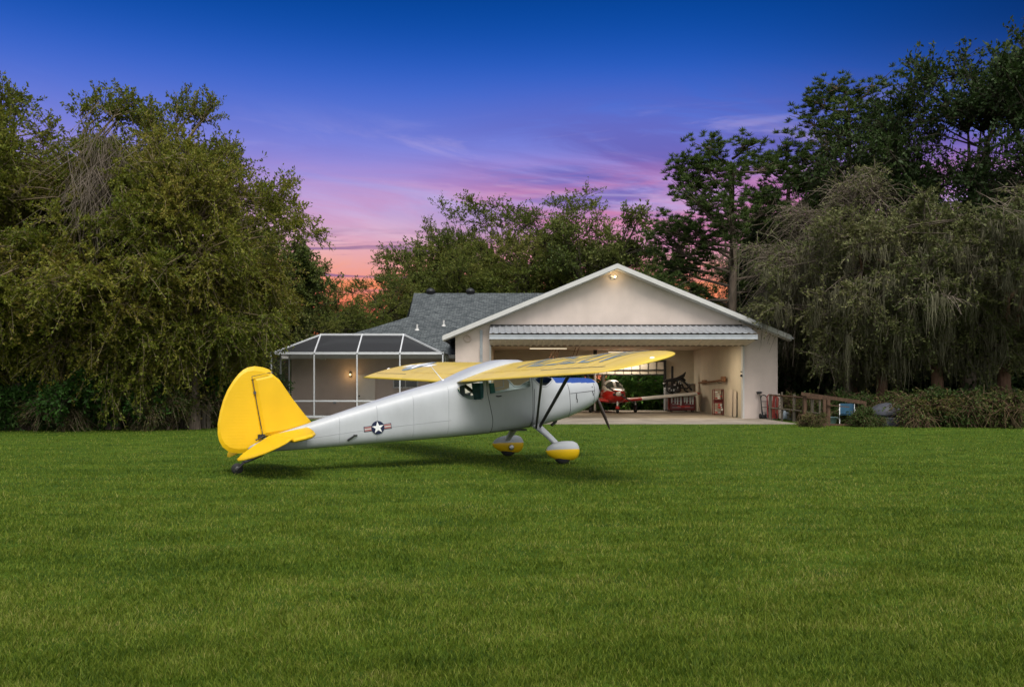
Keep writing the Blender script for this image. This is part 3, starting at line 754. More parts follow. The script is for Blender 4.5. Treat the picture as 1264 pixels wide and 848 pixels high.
# ceiling tubes; the one nearest the front door is an added, hidden fill light
M_TUBE = emis('lit_fluorescent_tube', (1, .86, .62), 1.0)
for (x0, x1, y) in ((.9, 2.9, 46), (7.4, 9.2, 41.6), (5.6, 7.4, 51.2)):
    mb = MB(); mb.box((x0, y - .09, 3.47), (x1, y + .09, 3.53)); mb.box((x0 + .2, y - .01, 3.53), (x0 + .23, y + .01, IZ)); mb.box((x1 - .23, y - .01, 3.53), (x1 - .2, y + .01, IZ)); f_ = H(mb, 'ceiling_light', M_TRIM)
    mb = MB(); mb.box((x0 + .03, y - .07, 3.435), (x1 - .03, y + .07, 3.468)); H(mb, 'tube', M_TUBE, f_)
def area(name, loc, sx, sy, en, col, rot=(0, 0, 0)):
    l = bpy.data.lights.new(name, 'AREA'); l.shape = 'RECTANGLE'; l.size = sx; l.size_y = sy; l.energy = en; l.color = col
    o = link(bpy.data.objects.new(name, l)); o.location = loc; o.rotation_euler = rot; return o
area('ceiling_tube_lamp', (1.9, 46, 3.425), 1.9, .1, 105, (1, .84, .60)); area('ceiling_tube_lamp', (8.3, 41.6, 3.425), 1.7, .1, 125, (1, .84, .60))  # second lamp is added fill, out of view behind the folded door
area('ceiling_tube_lamp', (6.5, 51.2, 3.425), 1.7, .1, 150, (1, .9, .72))
pl_ = bpy.data.lights.new('gable_lamp', 'POINT'); pl_.energy = 5; pl_.color = (1, .72, .36); pl_.shadow_soft_size = .06
o = link(bpy.data.objects.new('gable_lamp', pl_)); o.location = (4.62, D - .34, 6.46)
# brown roof braces hanging inside (part of the opener)
mb = MB()
for x in (2.0, 2.17, 2.35, 3.2, 3.38): mb.bar((x, 47, 2.95), (x + .22, 47, IZ), .03, .03)
H(mb, 'ceiling_brace', mat('rusty_steel', (.13, .06, .035), .7, .2, .3, 6))

# ------------------------------------------------------------------ house
house = empty('house', (-6, 44, 0), 0, 'tan house with dark shingle hip roof standing behind the white screen enclosure', 'house')
def Hs(mb, name, mats, par=None):
    o = mb.build(name, mats); o.parent = par or house; o.matrix_parent_inverse = Matrix() if par else Matrix.Translation(-house.location); return o
SL = .41; EZ = 3.05; EY = 43.4
zr = lambda y: EZ + (y - EY) * SL
mb = MB()
mb.box((-11.05, 44.0, 0), (XL - .01, 44.2, 2.95)); mb.box((-11.05, 44.2, 0), (-10.85, 56, 2.95))
Hs(mb, 'wall', M_STUC2)
def slab(mb, P, th=.06, mi=0):
    mb.loft([[(x, y, z - th) for x, y, z in P], P], mi, True)
mb = MB()
K = (-5.75, 49.0, zr(49.0)); RL = (-5.95, 53.3, zr(53.3)); C1 = (-11.35, EY, EZ)
slab(mb, [C1, (-2.60, EY, EZ), (-2.60, 45.7, zr(45.7)), (4.7, 53.3, zr(53.3)), RL, K])
slab(mb, [C1, K, (-5.75, 54.6, zr(49.0)), (-11.35, 60.2, EZ)])
slab(mb, [RL, (4.7, 53.3, zr(53.3)), (4.7, 60.2, EZ + .8), (-5.95, 60.2, EZ + .8)])
slab(mb, [(-5.96, 49.3, zr(49) - .1), (-5.96, 53.3, zr(53.3) - .07), (-5.96, 57.5, zr(49) - .1), (-5.90, 53.3, zr(49) - .1)], .02)
Hs(mb, 'roof', M_SHINGLE)
mb = MB(); mb.box((-11.38, EY - .03, EZ - .20), (-2.62, EY - .002, EZ - .01)); mb.box((-11.38, EY, EZ - .20), (-11.352, 58, EZ - .01)); mb.box((-11.34, EY + .003, EZ - .19), (-2.64, 43.998, EZ - .165)); Hs(mb, 'fascia', M_TRIM)
for (x, y) in ((-4.93, 53.25), (-2.52, 53.25)):
    mb = MB(); z = zr(y); mb.lathe((x, y, z - .15), (0, 0, 1), [(0, .24), (.20, .24), (.21, .27), (.30, .27), (.38, .22), (.44, .14), (.48, .04), (.485, .005)], 18); Hs(mb, 'roof_vent', M_BLACK)
for (x, y) in ((-5.07, 46.95), (-3.70, 47.6)):
    mb = MB(); z = zr(y); mb.cyl((x, y, z - .1), (x, y, z + .28), .055, .05, 12); mb.lathe((x, y, z - .08), (0, 0, 1), [(0, .15), (.08, .12), (.12, .06)], 12, 0); Hs(mb, 'vent_pipe', M_TRIM)
mb = MB(); mb.box((-7.75, 43.955, .03), (-6.86, 43.997, 2.05)); dr = Hs(mb, 'house_door', mat('beige_door_paint', (.74, .68, .60), .55, 0, .04, 3))
mb = MB(); mb.box((-7.82, 43.94, .02), (-7.75, 43.997, 2.12)); mb.box((-6.86, 43.94, .02), (-6.79, 43.997, 2.12)); mb.box((-7.75, 43.94, 2.05), (-6.86, 43.997, 2.12)); Hs(mb, 'frame', M_STUC2, dr)
mb = MB(); mb.sphere((-7.64, 43.90, 1.0), .045); Hs(mb, 'handle', M_DARKSTEEL, dr)
mb = MB(); mb.box((-5.9, 43.96, 1.45), (-4.75, 43.985, 2.0)); wn = Hs(mb, 'window', glass('dark_window_glass', (.25, .25, .25), .4))
mb = MB()
for lo, hi in (((-5.96, 43.93, 1.39), (-4.69, 43.998, 1.45)), ((-5.96, 43.93, 2.0), (-4.69, 43.998, 2.06)), ((-5.96, 43.93, 1.45), (-5.9, 43.998, 2.0)), ((-4.75, 43.93, 1.45), (-4.69, 43.998, 2.0)), ((-5.35, 43.94, 1.45), (-5.31, 43.998, 2.0))): mb.box(lo, hi)
Hs(mb, 'frame', M_TRIM, wn)
mb = MB(); mb.box((-8.14, 43.93, 1.95), (-8.02, 43.998, 2.22)); mb.cyl((-8.08, 43.86, 2.16), (-8.08, 43.86, 2.20), .08, .03); lp = Hs(mb, 'wall_lamp', M_DARKSTEEL)
mb = MB(); mb.sphere((-8.08, 43.86, 2.07), .05); Hs(mb, 'bulb', emis('lit_porch_bulb', (1, .70, .28), 3.5), lp)
pl2 = bpy.data.lights.new('porch_lamp', 'POINT'); pl2.energy = 7; pl2.color = (1, .62, .24); pl2.shadow_soft_size = .16
o = link(bpy.data.objects.new('porch_lamp', pl2)); o.location = (-8.08, 43.68, 2.07)
mb = MB(); mb.box((-8.95, 43.96, .62), (-8.80, 43.997, .72)); Hs(mb, 'outlet_cover', M_GREYM)
mb = MB(); mb.box((-9.6, 43.7, 2.80), (-9.3, 43.9, 2.86)); Hs(mb, 'eave_floodlight', M_TRIM)

# ------------------------------------------------------------------ screen enclosure
cage = empty('screen_enclosure', (-7, 41.5, 0), 0, 'white aluminium framed insect screen enclosure with mansard roof beside the house wall', 'screen enclosure')
def Cg(mb, name, mats, par=None):
    o = mb.build(name, mats); o.parent = par or cage; o.matrix_parent_inverse = Matrix() if par else Matrix.Translation(-cage.location); return o
xs = [-10.96 + i * 1.952 for i in range(5)]; yF, yT, yW, zE, zT = 40.0, 41.4, 43.38, 3.0, 3.93
mb = MB(); t = .058
for x in xs: mb.bar((x, yF, .1), (x, yF, zE), t, t)
for y in (41.6, 43.2): mb.bar((xs[0], y, .1), (xs[0], y, zE), t, t); mb.bar((xs[-1], y, .1), (xs[-1], y, zE), t, t)
Cg(mb, 'frame_post', M_ALU)
mb = MB(); mb.bar((xs[0] - .05, yF, zE), (xs[-1] + .05, yF, zE), t, .11)
for x in (xs[0], xs[-1]):
    mb.bar((x, yF, zE), (x, yW, zE), t, .10); mb.bar((x, yF, .83), (x, yW, .83), .05, .06)
mb.bar((xs[0], yF, .83), (xs[-1], yF, .83), .05, .07); mb.bar((xs[0], yF, .12), (xs[-1], yF, .12), .06, .1)
mb.bar((xs[1], yT, zT), (xs[3], yT, zT), t, .09)
for x in xs[1:4]: mb.bar((x, yF, zE), (x, yT, zT), t, .08); mb.bar((x, yT, zT), (x, 44.6, zT - .02), t, .08)
mb.bar((xs[0], yF, zE), (xs[1], yT, zT), t, .07); mb.bar((xs[4], yF, zE), (xs[3], yT, zT), t, .07)
Cg(mb, 'frame_beam', M_ALU)
mb = MB(); q = -.03
mb.add([(xs[0], yF + .03, zE), (xs[4], yF + .03, zE), (xs[3], yT, zT + q), (xs[1], yT, zT + q)], [(0, 1, 2, 3)])
mb.add([(xs[0], yF + .03, zE), (xs[1], yT, zT + q), (xs[1], 44.8, zT + q), (xs[0], yW, zE)], [(0, 1, 2, 3)])
mb.add([(xs[4], yF + .03, zE), (xs[3], yT, zT + q), (xs[3], 44.8, zT + q), (xs[4], yW, zE)], [(0, 1, 2, 3)])
mb.add([(xs[1], yT, zT + q), (xs[3], yT, zT + q), (xs[3], 44.9, zT + q), (xs[1], 44.9, zT + q)], [(0, 1, 2, 3)])
Cg(mb, 'roof_screen', M_SCREEN)
mb = MB(); mb.add([(xs[0], yF, .1), (xs[4], yF, .1), (xs[4], yF, zE), (xs[0], yF, zE)], [(0, 1, 2, 3)])
for x in (xs[0], xs[4]): mb.add([(x, yF, .1), (x, yW, .1), (x, yW, zE), (x, yF, zE)], [(0, 1, 2, 3)])
Cg(mb, 'wall_screen', M_SCREENW)

# ------------------------------------------------------------------ slab
mb = MB(); mb.box((-3.5, 34.9, -.1), (11.3, 40.0, .035), 0); mb.box((OL, 40.0, -.1), (OR, 52.4, .034)); mb.box((-11.1, 39.9, -.1), (-3.5, 44, .05))
tag(mb.build('pavement', M_CONC), kind='structure')
# ------------------------------------------------------------------ red and white low-wing plane in the hangar
M_REDP = mat('glossy_red_paint', (.45, .012, .01), .3, 0, .08, 3, 0, None, .5, .3)
M_WHP = mat('glossy_white_paint', (.74, .72, .69), .32, 0, .05, 3, 0, None, .5, .3)
M_DGLASS = glass('tinted_canopy_glass', (.38, .45, .42), .3)
red = empty('low_wing_airplane', (5.6, 48.2, .035), R(90 + 180 + 2), 'red and white low-wing plane parked nose out inside the open hangar', 'airplane')
# local x forward, y left
mb = MB(); st_ = [(1.55, .10, .95, 1.10, 2.2), (1.5, .24, .80, 1.18, 2.4), (1.3, .36, .64, 1.24, 2.6), (.8, .50, .55, 1.28, 2.8), (.2, .56, .50, 1.30, 3), (-1.2, .57, .48, 1.30, 3), (-2.5, .42, .55, 1.27, 2.6), (-4.0, .2, .72, 1.18, 2.3), (-5.0, .08, .85, 1.12, 2.2)]
rg = []
for x, w_, z0, z1, n in st_:
    rg.append([(x, w_ * math.copysign(abs(math.cos(t)) ** (2 / n), math.cos(t)), (z0 + z1) / 2 + (z1 - z0) / 2 * math.copysign(abs(math.sin(t)) ** (2 / n), math.sin(t))) for t in [2 * math.pi * k / 28 for k in range(28)]])
mb.loft(rg, 0, True, True); rf = weld(mb.build('fuselage', [M_REDP], red))
mb = MB()
for s_ in (1, -1):
    mb.tube([(1.50, s_ * .14, 1.12), (1.2, s_ * .33, 1.18), (.6, s_ * .46, 1.23), (.0, s_ * .55, 1.12)], [.03, .05, .055, .04], 6, 0, True, True, .6)
mb.build('white_stripe', [M_WHP], rf)
mb = MB(); rg = []
for x, w_, z1 in ((.55, .46, 1.29), (.25, .5, 1.46), (-.15, .5, 1.68), (-.6, .49, 1.77), (-1.3, .46, 1.74), (-1.9, .40, 1.55), (-2.4, .32, 1.27)):
    rg.append([(x, w_ * math.copysign(abs(math.cos(t)) ** .7, math.cos(t)), 1.22 + max(z1 - 1.22, .03) * max(math.sin(t), -.1) ** 1 if math.sin(t) > -.1 else 1.2) for t in [2 * math.pi * k / 28 for k in range(28)]])
mb.loft(rg, 0, True, True); cab = weld(mb.build('cabin', [M_WHP], red))
mb = MB()
def cabpt(x, k):    # k -1..1 across
    xs_ = [.55, .25, -.15, -.6]; ws = [.46, .5, .5, .49]; zs = [1.29, 1.46, 1.68, 1.77]
    w_ = float(np.interp(-x, [-a for a in xs_], ws)); z_ = float(np.interp(-x, [-a for a in xs_], zs)); t = math.pi / 2 - k * math.pi / 2
    return (x + .012, w_ * math.copysign(abs(math.cos(t)) ** .7, math.cos(t)), 1.225 + (z_ - 1.22) * math.sin(t) + .012)
M_DKGL = mat('dark_windshield', (.06, .085, .08), .08, 0, .3, 3, 0, None, .6)
for k0, k1 in ((-.68, -.04), (.04, .68)):
    mb.loft([[cabpt(x, k0 + (k1 - k0) * i / 6) for i in range(7)] for x in (.46, .25, .05, -.12)], 0, False, True, False)
mb.build('windshield', [M_DKGL], red)
for s_ in (1, -1):
    mb = MB()
    sec = lambda y, x0, c, z, th: [(x0 - c * t, s_ * y, z + (foil(t)[0] if up else foil(t)[1]) * c * th) for up, tt in ((True, (0, .03, .12, .3, .55, .8, 1)), (False, (.8, .55, .3, .12, .03))) for t in tt]
    A = [sec(.35, .75, 2.0, .62, 1.1), sec(1.05, .25, 1.6, .67, 1.1), sec(1.5, .15, 1.5, .71, 1.1)]
    mb.loft(A, 0, True, True); mb.build('wing_root', [M_REDP], red)
    mb = MB(); mb.loft([sec(1.5, .148, 1.497, .71, 1.099), sec(3.0, .14, 1.48, .85, 1.1), sec(4.5, .12, 1.45, .99, 1.1)], 0, True, True); wg_ = mb.build('wing', [M_WHP], red)
    mb = MB(); mb.loft([sec(4.5, .118, 1.446, .99, 1.12), sec(4.68, -.05, 1.1, 1.01, 1.0), sec(4.75, -.25, .6, 1.02, .8)], 0, True, True); mb.build('wing_tip', [M_REDP], wg_)
    mb = MB(); mb.cyl((-.35, s_ * 1.22, .62), (-.35, s_ * 1.22, .2), .045, .04, 8); mb.build('gear_leg', [M_WHP], red)
    mb = MB(); mb.lathe((-.35, s_ * 1.22 - .09, .21), (0, 1, 0), [(0, .08), (.01, .17), (.04, .205), (.14, .205), (.17, .17), (.18, .08)], 20); mb.build('wheel', [M_RUB], red)
    mb = MB(); mb.plate([(-4.2, .05), (-4.25, 1.4), (-4.9, 1.45), (-4.9, .05)], lambda a, b, h: (a, s_ * b, 1.05 + h), .07); mb.build('tailplane', [M_WHP], red)
mb = MB(); mb.plate([(-3.4, 1.15), (-4.35, 2.32), (-4.75, 2.35), (-5.0, 1.1), (-4.0, 1.0)], lambda a, b, h: (a, h, b), .12); mb.build('fin', [M_WHP], red)
mb = MB(); mb.cyl((1.15, 0, .62), (1.2, 0, .32), .05, .045, 8); mb.build('nose_leg', [M_WHP], red)
mb = MB(); mb.lathe((1.2, -.07, .18), (0, 1, 0), [(0, .07), (.01, .14), (.04, .18), (.10, .18), (.13, .14), (.14, .07)], 20); nwh = mb.build('nose_wheel', [M_RUB], red)
mb = MB(); mb.sphere((1.2, 0, .26), (.27, .11, .14), 16, 10, 0, -.2); mb.build('wheel_fairing', [M_REDP], nwh)
mb = MB(); mb.lathe((1.55, 0, 1.02), (1, 0, 0), [(0, .14), (.08, .135), (.18, .10), (.27, .03), (.28, .002)], 18); mb.build('spinner', [M_WHP], red)
mb = MB()
for s_ in (1, -1): mb.tube([(1.60, s_ * .1, 1.02 - s_ * .05), (1.60, s_ * .45, 1.02 - s_ * .28), (1.60, s_ * .78, 1.02 - s_ * .48)], [.035, .045, .02], 6, 0, True, True, .25)
mb.build('propeller', [M_PROP], red)
mb = MB()
for s_ in (1, -1): mb.sphere((1.50, s_ * .2, .98), (.04, .1, .07))
mb.build('cooling_inlet', [M_BLACK], red)
red.scale = (1.02, 1.02, 1.02)

# ------------------------------------------------------------------ things along the right wall of the hangar
M_CHEST = mat('dark_red_enamel', (.16, .010, .012), .35, 0, .15, 5, 0, None, .5, .2)
M_GALV = mat('galvanised_grey', (.38, .40, .42), .45, .5, .12, 6)
M_WOOD = mat('old_brown_timber', (.20, .095, .045), .75, 0, .25, 3, .3, 30, .3, 0, 0, (1, 1, 6))
M_RUSTW = mat('orange_brown_timber', (.085, .047, .028), .8, 0, .3, 3, .3, 30, .3, 0, 0, (6, 1, 1))
M_GREYW = mat('weathered_grey_timber', (.12, .10, .075), .85, 0, .3, 3, .4, 30, .2, 0, 0, (8, 8, 1))
M_BEIGE = mat('beige_board', (.55, .47, .39), .7, 0, .06, 3)
M_CLOTH = mat('white_rag_cloth', (.66, .65, .62), .85, 0, .1, 8)
M_REDBR = mat('red_label', (.50, .03, .03), .4, 0, .1, 6)
F0 = .035
t = empty('tool_chest', (9.55, 49.4, F0), 0, 'dark red steel tool chest with drawers and white rags hung over it in the hangar', 'tool chest')
mb = MB(); mb.box((-.72, -.3, .10), (.72, .3, .86), 0, 0, .02); body = mb.build('body', [M_CHEST], t)
mb = MB()
for c in range(2):
    for r_ in range(4): mb.box((-.69 + c * .70, -.335, .14 + r_ * .175), (-.02 + c * .70, -.301, .29 + r_ * .175), 0, 0, .008)
dw = mb.build('drawer', [M_CHEST], t)
mb = MB()
for c in range(2):
    for r_ in range(4): mb.bar((-.60 + c * .70, -.355, .26 + r_ * .175), (-.11 + c * .70, -.355, .26 + r_ * .175), .02, .02)
mb.build('drawer_handle', [M_GALV], dw)
mb = MB(); mb.box((-.30, -.345, .26), (.40, -.337, .36)); mb.build('label_plate', [M_REDBR], t)
for x in (-.6, .6):
    for y in (-.22, .22):
        mb = MB(); mb.cyl((x - .025, y, .05), (x + .025, y, .05), .05, None, 14); mb.build('caster', [M_RUB], t)
random.seed(3)
t = empty('cleaning_rag', (9.55, 49.4, .90), 0, 'white rags and gloves draped over the front of the red tool chest', 'rags')
for k in range(8):
    x = -.62 + k * .17 + random.uniform(-.03, .03); h = random.uniform(.2, .5); w_ = random.uniform(.04, .07)
    mb = MB(); mb.loft([[(x - w_ * a, y - .002, z), (x + w_ * a, y, z + .01), (x + w_ * a, y - .02, z + .01), (x - w_ * a, y - .022, z)] for a, y, z in ((1, -.05, .0), (1, -.34, .012), (1, -.38, -.02), (.8, -.385, -h * .6), (.45, -.38, -h))], 0); mb.build('rag', [M_CLOTH], t)
t = empty('engine_hoist', (9.35, 50.2, F0), 0, 'black steel engine hoist with raised arm standing behind the red tool chest', 'hoist')
mb = MB(); mb.box((-.5, -.4, .02), (-.42, .6, .10)); mb.box((.5, -.4, .02), (.58, .6, .10)); mb.box((-.5, .5, .02), (.58, .6, .10)); mb.build('base', [M_BLACK], t)
mb = MB(); mb.box((-.16, .42, .1), (-.04, .54, 2.6)); mb.build('mast', [M_BLACK], t)
mb = MB(); mb.tube([(-.1, .4, 1.75), (.3, .0, 1.80), (.55, -.1, 1.62), (.9, -.2, 1.2)], .06, 8); mb.tube([(-.55, .2, 1.75), (.1, .25, 1.85), (.50, .2, 2.05), (.62, .2, 2.25)], [.08, .09, .1, .03], 8); mb.build('arm', [M_BLACK], t)
mb = MB(); mb.tube([(-.45, .1, 1.70), (-.48, .1, 1.2), (-.3, .1, 1.05), (.15, .1, 1.2), (.35, .1, 1.6)], .055, 8); mb.tube([(.3, .1, 1.7), (.55, .1, 1.2), (.75, .1, 1.1)], .05, 8); mb.tube([(-.6, .1, 1.74), (.2, .1, 1.74)], .06, 8); mb.build('sling', [M_BLACK], t)
mb = MB(); mb.cyl((.35, .2, 1.95), (.60, .2, 1.75), .1, .06, 12); mb.build('ram', [M_DARKSTEEL], t)
random.seed(9)
mb = MB(); mb.box((-.32, -.12, 1.12), (.30, .30, 1.52), 0, .1, .05)
for k in range(4): mb.cyl((-.24 + k * .16, -.10, 1.48), (-.26 + k * .16, -.22, 1.66), .05, .06, 10)
mb.tube([(-.3, -.16, 1.3), (-.5, -.2, 1.4), (-.55, -.1, 1.62)], .045, 8); mb.tube([(.28, -.16, 1.35), (.6, -.25, 1.3), (.78, -.2, 1.46)], .05, 8); mb.sphere((.1, -.2, 1.22), (.2, .1, .14)); mb.build('engine', [M_DARKSTEEL], t)
mb = MB()
for k in range(9): a_ = random.uniform(-.5, .7); z_ = random.uniform(1.0, 1.7); mb.box((a_, -.28, z_), (a_ + random.uniform(.04, .14), -.22, z_ + random.uniform(.04, .16)), 0, random.uniform(-.6, .6), .01)
mb.build('loose_part', [M_GALV], t)
t = empty('wall_shelf', (9.65, 51.55, 1.62), 0, 'white shelf board fixed to the rear hangar wall behind the hoist', 'shelf')
mb = MB(); mb.box((-.75, -.25, 0), (1.0, .23, .04)); mb.build('board', [M_TRIM], t)
for x in (-.6, .8): mb = MB(); mb.bar((x, .22, -.25), (x, -.15, 0), .03, .03); mb.bar((x, .22, -.25), (x, .22, 0), .03, .03); mb.build('bracket', [M_GALV], t)
t = empty('storage_cabinet', (9.3, 51.3, F0), 0, 'grey metal cabinet under the white shelf at the rear of the hangar', 'cabinet')
mb = MB(); mb.box((-.4, -.22, 0), (.4, .22, 1.35), 0, 0, .015); mb.build('body', [M_GALV], t)
for x in (-.2, .2): mb = MB(); mb.box((x - .185, -.245, .06), (x + .185, -.222, 1.29), 0, 0, .006); d_ = mb.build('door', [M_GALV], t); mb = MB(); mb.box((x * .2 - .01, -.265, .6), (x * .2 + .01, -.246, .75)); mb.build('handle', [M_DARKSTEEL], d_)
t = empty('wall_pole', (10.55, 46, 1.72), 0, 'brown wooden pole resting on hooks along the cream interior wall', 'pole')
mb = MB(); mb.tube([(.0, 3.6, -.06), (0, 0, .02), (0, -1.9, .08)], [.05, .05, .05], 8); mb.box((-.06, -2.5, .0), (.06, -1.8, .26), 0, 0, .03); mb.box((-.06, 1.7, -.08), (.06, 2.6, .10), 0, 0, .03); mb.build('pole', [M_WOOD], t)
for y in (-1.2, 2.9): mb = MB(); mb.tube([(.165, y, -.08), (.0, y, -.07), (-.07, y, .0)], .012, 6); mb.build('hook', [M_DARKSTEEL], t)
t = empty('storage_rack', (10.46, 44.6, F0), 0, 'narrow red framed rack with white papers against the interior wall', 'rack')
mb = MB()
for x in (-.24, .21): mb.box((x, -.2, 0), (x + .03, -.17, 1.30)); mb.box((x, .17, 0), (x + .03, .2, 1.30))
for z in (.03, .60, .75, 1.27): mb.box((-.24, -.2, z), (.24, .2, z + .03))
mb.build('frame', [M_CHEST], t)
mb = MB(); mb.box((-.2, -.12, .633), (.2, .15, .748)); mb.build('red_box', [M_CHEST], t)
for k in range(14):
    x = random.uniform(-.18, .14); z = .1 + (k % 4) * .12 if k < 8 else .82 + (k % 4) * .1
    mb = MB(); mb.box((x, -.18 + random.uniform(0, .05), z), (x + random.uniform(.05, .12), .1, z + random.uniform(.04, .1)), 0, random.uniform(-.3, .3)); mb.build('paper', [M_CLOTH if k % 3 else M_REDBR], t)
t = empty('leaning_board', (10.62, 42.6, F0), 0, 'plain beige board leaning on the interior wall beside the open doorway', 'board')
mb = MB(); mb.loft([[(.02, -.9, 0), (.04, -.9, 0), (.04, .85, 0), (.02, .85, 0)], [(.03, -.9, 1.22), (.05, -.9, 1.22), (.05, .85, 1.22), (.03, .85, 1.22)]], 0); mb.build('panel', [M_BEIGE], t)
mb = MB(); mb.loft([[(-.05, -.35, 0), (-.02, -.35, 0), (-.02, .25, 0), (-.05, .25, 0)], [(-.02, -.35, 1.3), (.01, -.35, 1.3), (.01, .25, 1.3), (-.02, .25, 1.3)]], 0); mb.build('front_panel', [M_BEIGE], t)
t = empty('white_pole', (4.78, 50.6, F0), 0, 'plain white upright pole standing beside the cabin of the red plane', 'pole')
mb = MB(); mb.tube([(0, 0, 0), (0, 0, 2.5)], .06, 10); mb.build('shaft', [M_WHP], t); mb = MB(); mb.lathe((0, 0, 0), (0, 0, 1), [(0, .22), (.03, .22), (.05, .07)], 16); mb.build('foot', [M_DARKSTEEL], t)

# ------------------------------------------------------------------ things against the right pier of the hangar
def hand_truck(x, y, rz, lab, m, hgt):
    t = empty('hand_truck', (x, y, F0), rz, lab, 'hand truck', 'hand trucks against the hangar pier')
    mb = MB()
    for s_ in (-1, 1): mb.tube([(s_ * .16, -.10, .06), (s_ * .16, .0, hgt * .5), (s_ * .15, .10, hgt - .1), (s_ * .08, .15, hgt), (0, .15, hgt + .01)], .026, 7)
    for z in (.28, .52, .78): mb.tube([(-.16, -.10 + z * .09, z), (.16, -.10 + z * .09, z)], .013, 6)
    mb.build('frame', [m], t)
    mb = MB(); mb.box((-.2, -.34, .03), (.2, -.10, .045)); mb.build('toe_plate', [m], t)
    for s_ in (-1, 1): mb = MB(); mb.lathe((s_ * .22 - .03, .0, .12), (1, 0, 0), [(0, .05), (.005, .1), (.02, .12), (.04, .12), (.055, .1), (.06, .05)], 18); mb.build('wheel', [M_RUB], t)
M_RED2 = mat('worn_red_frame', (.30, .03, .025), .5, 0, .25, 6)
hand_truck(11.42, 39.66, .15, 'black hand truck leaning on the cream pier nearest the doorway', M_BLACK, 1.05)
hand_truck(11.68, 39.62, -.1, 'red hand truck with hooped handle leaning between the black one and the red roll', M_RED2, 1.08)
t = empty('string_trimmer', (11.32, 39.72, F0), .0, 'black string trimmer standing upside down against the cream pier', 'trimmer')
mb = MB(); mb.tube([(.05, .0, .05), (-.02, .1, .7), (-.06, .18, 1.15)], .016, 7); mb.build('shaft', [M_BLACK], t)
mb = MB(); mb.sphere((-.10, .13, 1.18), (.14, .09, .06)); mb.tube([(-.2, .1, 1.12), (-.05, .15, 1.2)], .03, 6); mb.build('guard', [M_BLACK], t); mb = MB(); mb.box((-.05, -.08, .0), (.12, .08, .18), 0, 0, .03); mb.build('motor', [M_BLACK], t)
t = empty('hose_roll', (11.93, 39.68, F0), 0, 'red padded roll standing on end at the corner of the hangar', 'hose')
mb = MB(); mb.tube([(-.13, .0, .02), (-.12, .05, .5), (-.06, .1, .95), (.03, .12, 1.02), (.09, .08, .93), (.06, .03, .5), (.05, .0, .02)], [.06, .06, .06, .06, .06, .055, .055], 10); mb.build('roll', [mat('red_brown_padding', (.30, .055, .035), .7, 0, .2, 6)], t)
mb = MB(); mb.tube([(-.19, -.02, .5), (.12, -.02, .5), (.12, .1, .5), (-.19, .1, .5), (-.19, -.02, .5)], .012, 6); mb.build('strap', [M_BLACK], t)
t = empty('plank', (12.13, 39.7, F0), 0, 'pale plank standing on end against the outer corner of the hangar', 'plank')
mb = MB(); mb.loft([[(-.06, -.02, 0), (.06, -.02, 0), (.06, .02, 0), (-.06, .02, 0)], [(-.10, .12, 1.12), (.02, .12, 1.12), (.02, .16, 1.12), (-.10, .16, 1.12)]], 0); mb.build('board', [M_BEIGE], t)
t = empty('plastic_jug', (12.24, 39.45, F0), 0, 'pale blue white plastic jug on the ground at the hangar corner', 'jug')
mb = MB(); mb.lathe((0, 0, 0), (0, 0, 1), [(0, .13), (.02, .15), (.25, .15), (.33, .10), (.38, .045), (.42, .045)], 18); mb.build('body', [mat('pale_blue_plastic', (.50, .58, .66), .4, 0, .08, 4)], t); mb = MB(); mb.lathe((0, 0, .42), (0, 0, 1), [(0, .05), (.04, .05)], 14); mb.build('cap', [M_BLUE], t)
mb = MB(); mb.tube([(.11, 0, .30), (.19, 0, .28), (.19, 0, .14), (.14, 0, .10)], .018, 6); mb.build('handle', [M_CLOTH], t)
t = empty('garden_bucket', (12.45, 39.3, 0), 0, 'small grey bucket with wire handle beside the plastic jug', 'bucket')
mb = MB(); mb.lathe((0, 0, 0), (0, 0, 1), [(0, .11), (.26, .15), (.27, .16), (.275, .15), (.27, .14), (.02, .10)], 18); mb.build('pail', [M_GALV], t); mb = MB(); mb.tube([(-.15, 0, .26), (-.1, -.1, .16), (0, -.15, .12), (.1, -.1, .16), (.15, 0, .26)], .006, 5); mb.build('handle', [M_DARKSTEEL], t)

# ------------------------------------------------------------------ old fence, frames and clutter in the right yard
fc = empty('post_and_rail_fence', (11.9, 36.6, 0), 0, 'weathered wooden post fence running from the hangar corner into the brush', 'fence')
random.seed(11)
pts = [(11.35, 38.6), (11.65, 37.9), (11.95, 37.2), (12.15, 36.6), (12.3, 36.0), (12.45, 35.5)]
for i, (x, y) in enumerate(pts):
    mb = MB(); h = 1.15 + random.uniform(-.08, .12); r_ = .05 if i % 2 else .075
    mb.tube([(x - 11.9, y - 36.6, 0), (x - 11.9 + random.uniform(-.03, .03), y - 36.6, h)], [r_, r_ * .85], 8, 0, True, False); mb.build('post', [M_GREYW], fc)
for z in (1.12, .55):
    mb = MB(); mb.tube([(x - 11.9, y - 36.6 - .07, z - .03 * i) for i, (x, y) in enumerate(pts)], .035, 6); mb.build('rail', [M_RUSTW if z > 1 else M_GREYW], fc)
t = empty('timber_frame', (12.45, 33.6, 0), 0, 'orange brown timber pen frame with sloping top rail at the lawn edge', 'pen')
P4 = [(-.95, .9, 1.25), (-.35, .0, 1.02), (.95, -.2, .86), (.85, 1.1, .95)]
for i, (x, y, h) in enumerate(P4):
    mb = MB(); mb.box((x - .06, y - .05, 0), (x + .06, y + .05, h), 0, .1); mb.build('post', [M_RUSTW], t)
mb = MB(); mb.box((-.55, -.02, .0), (-.43, .06, 1.0)); mb.build('post', [M_RUSTW], t)
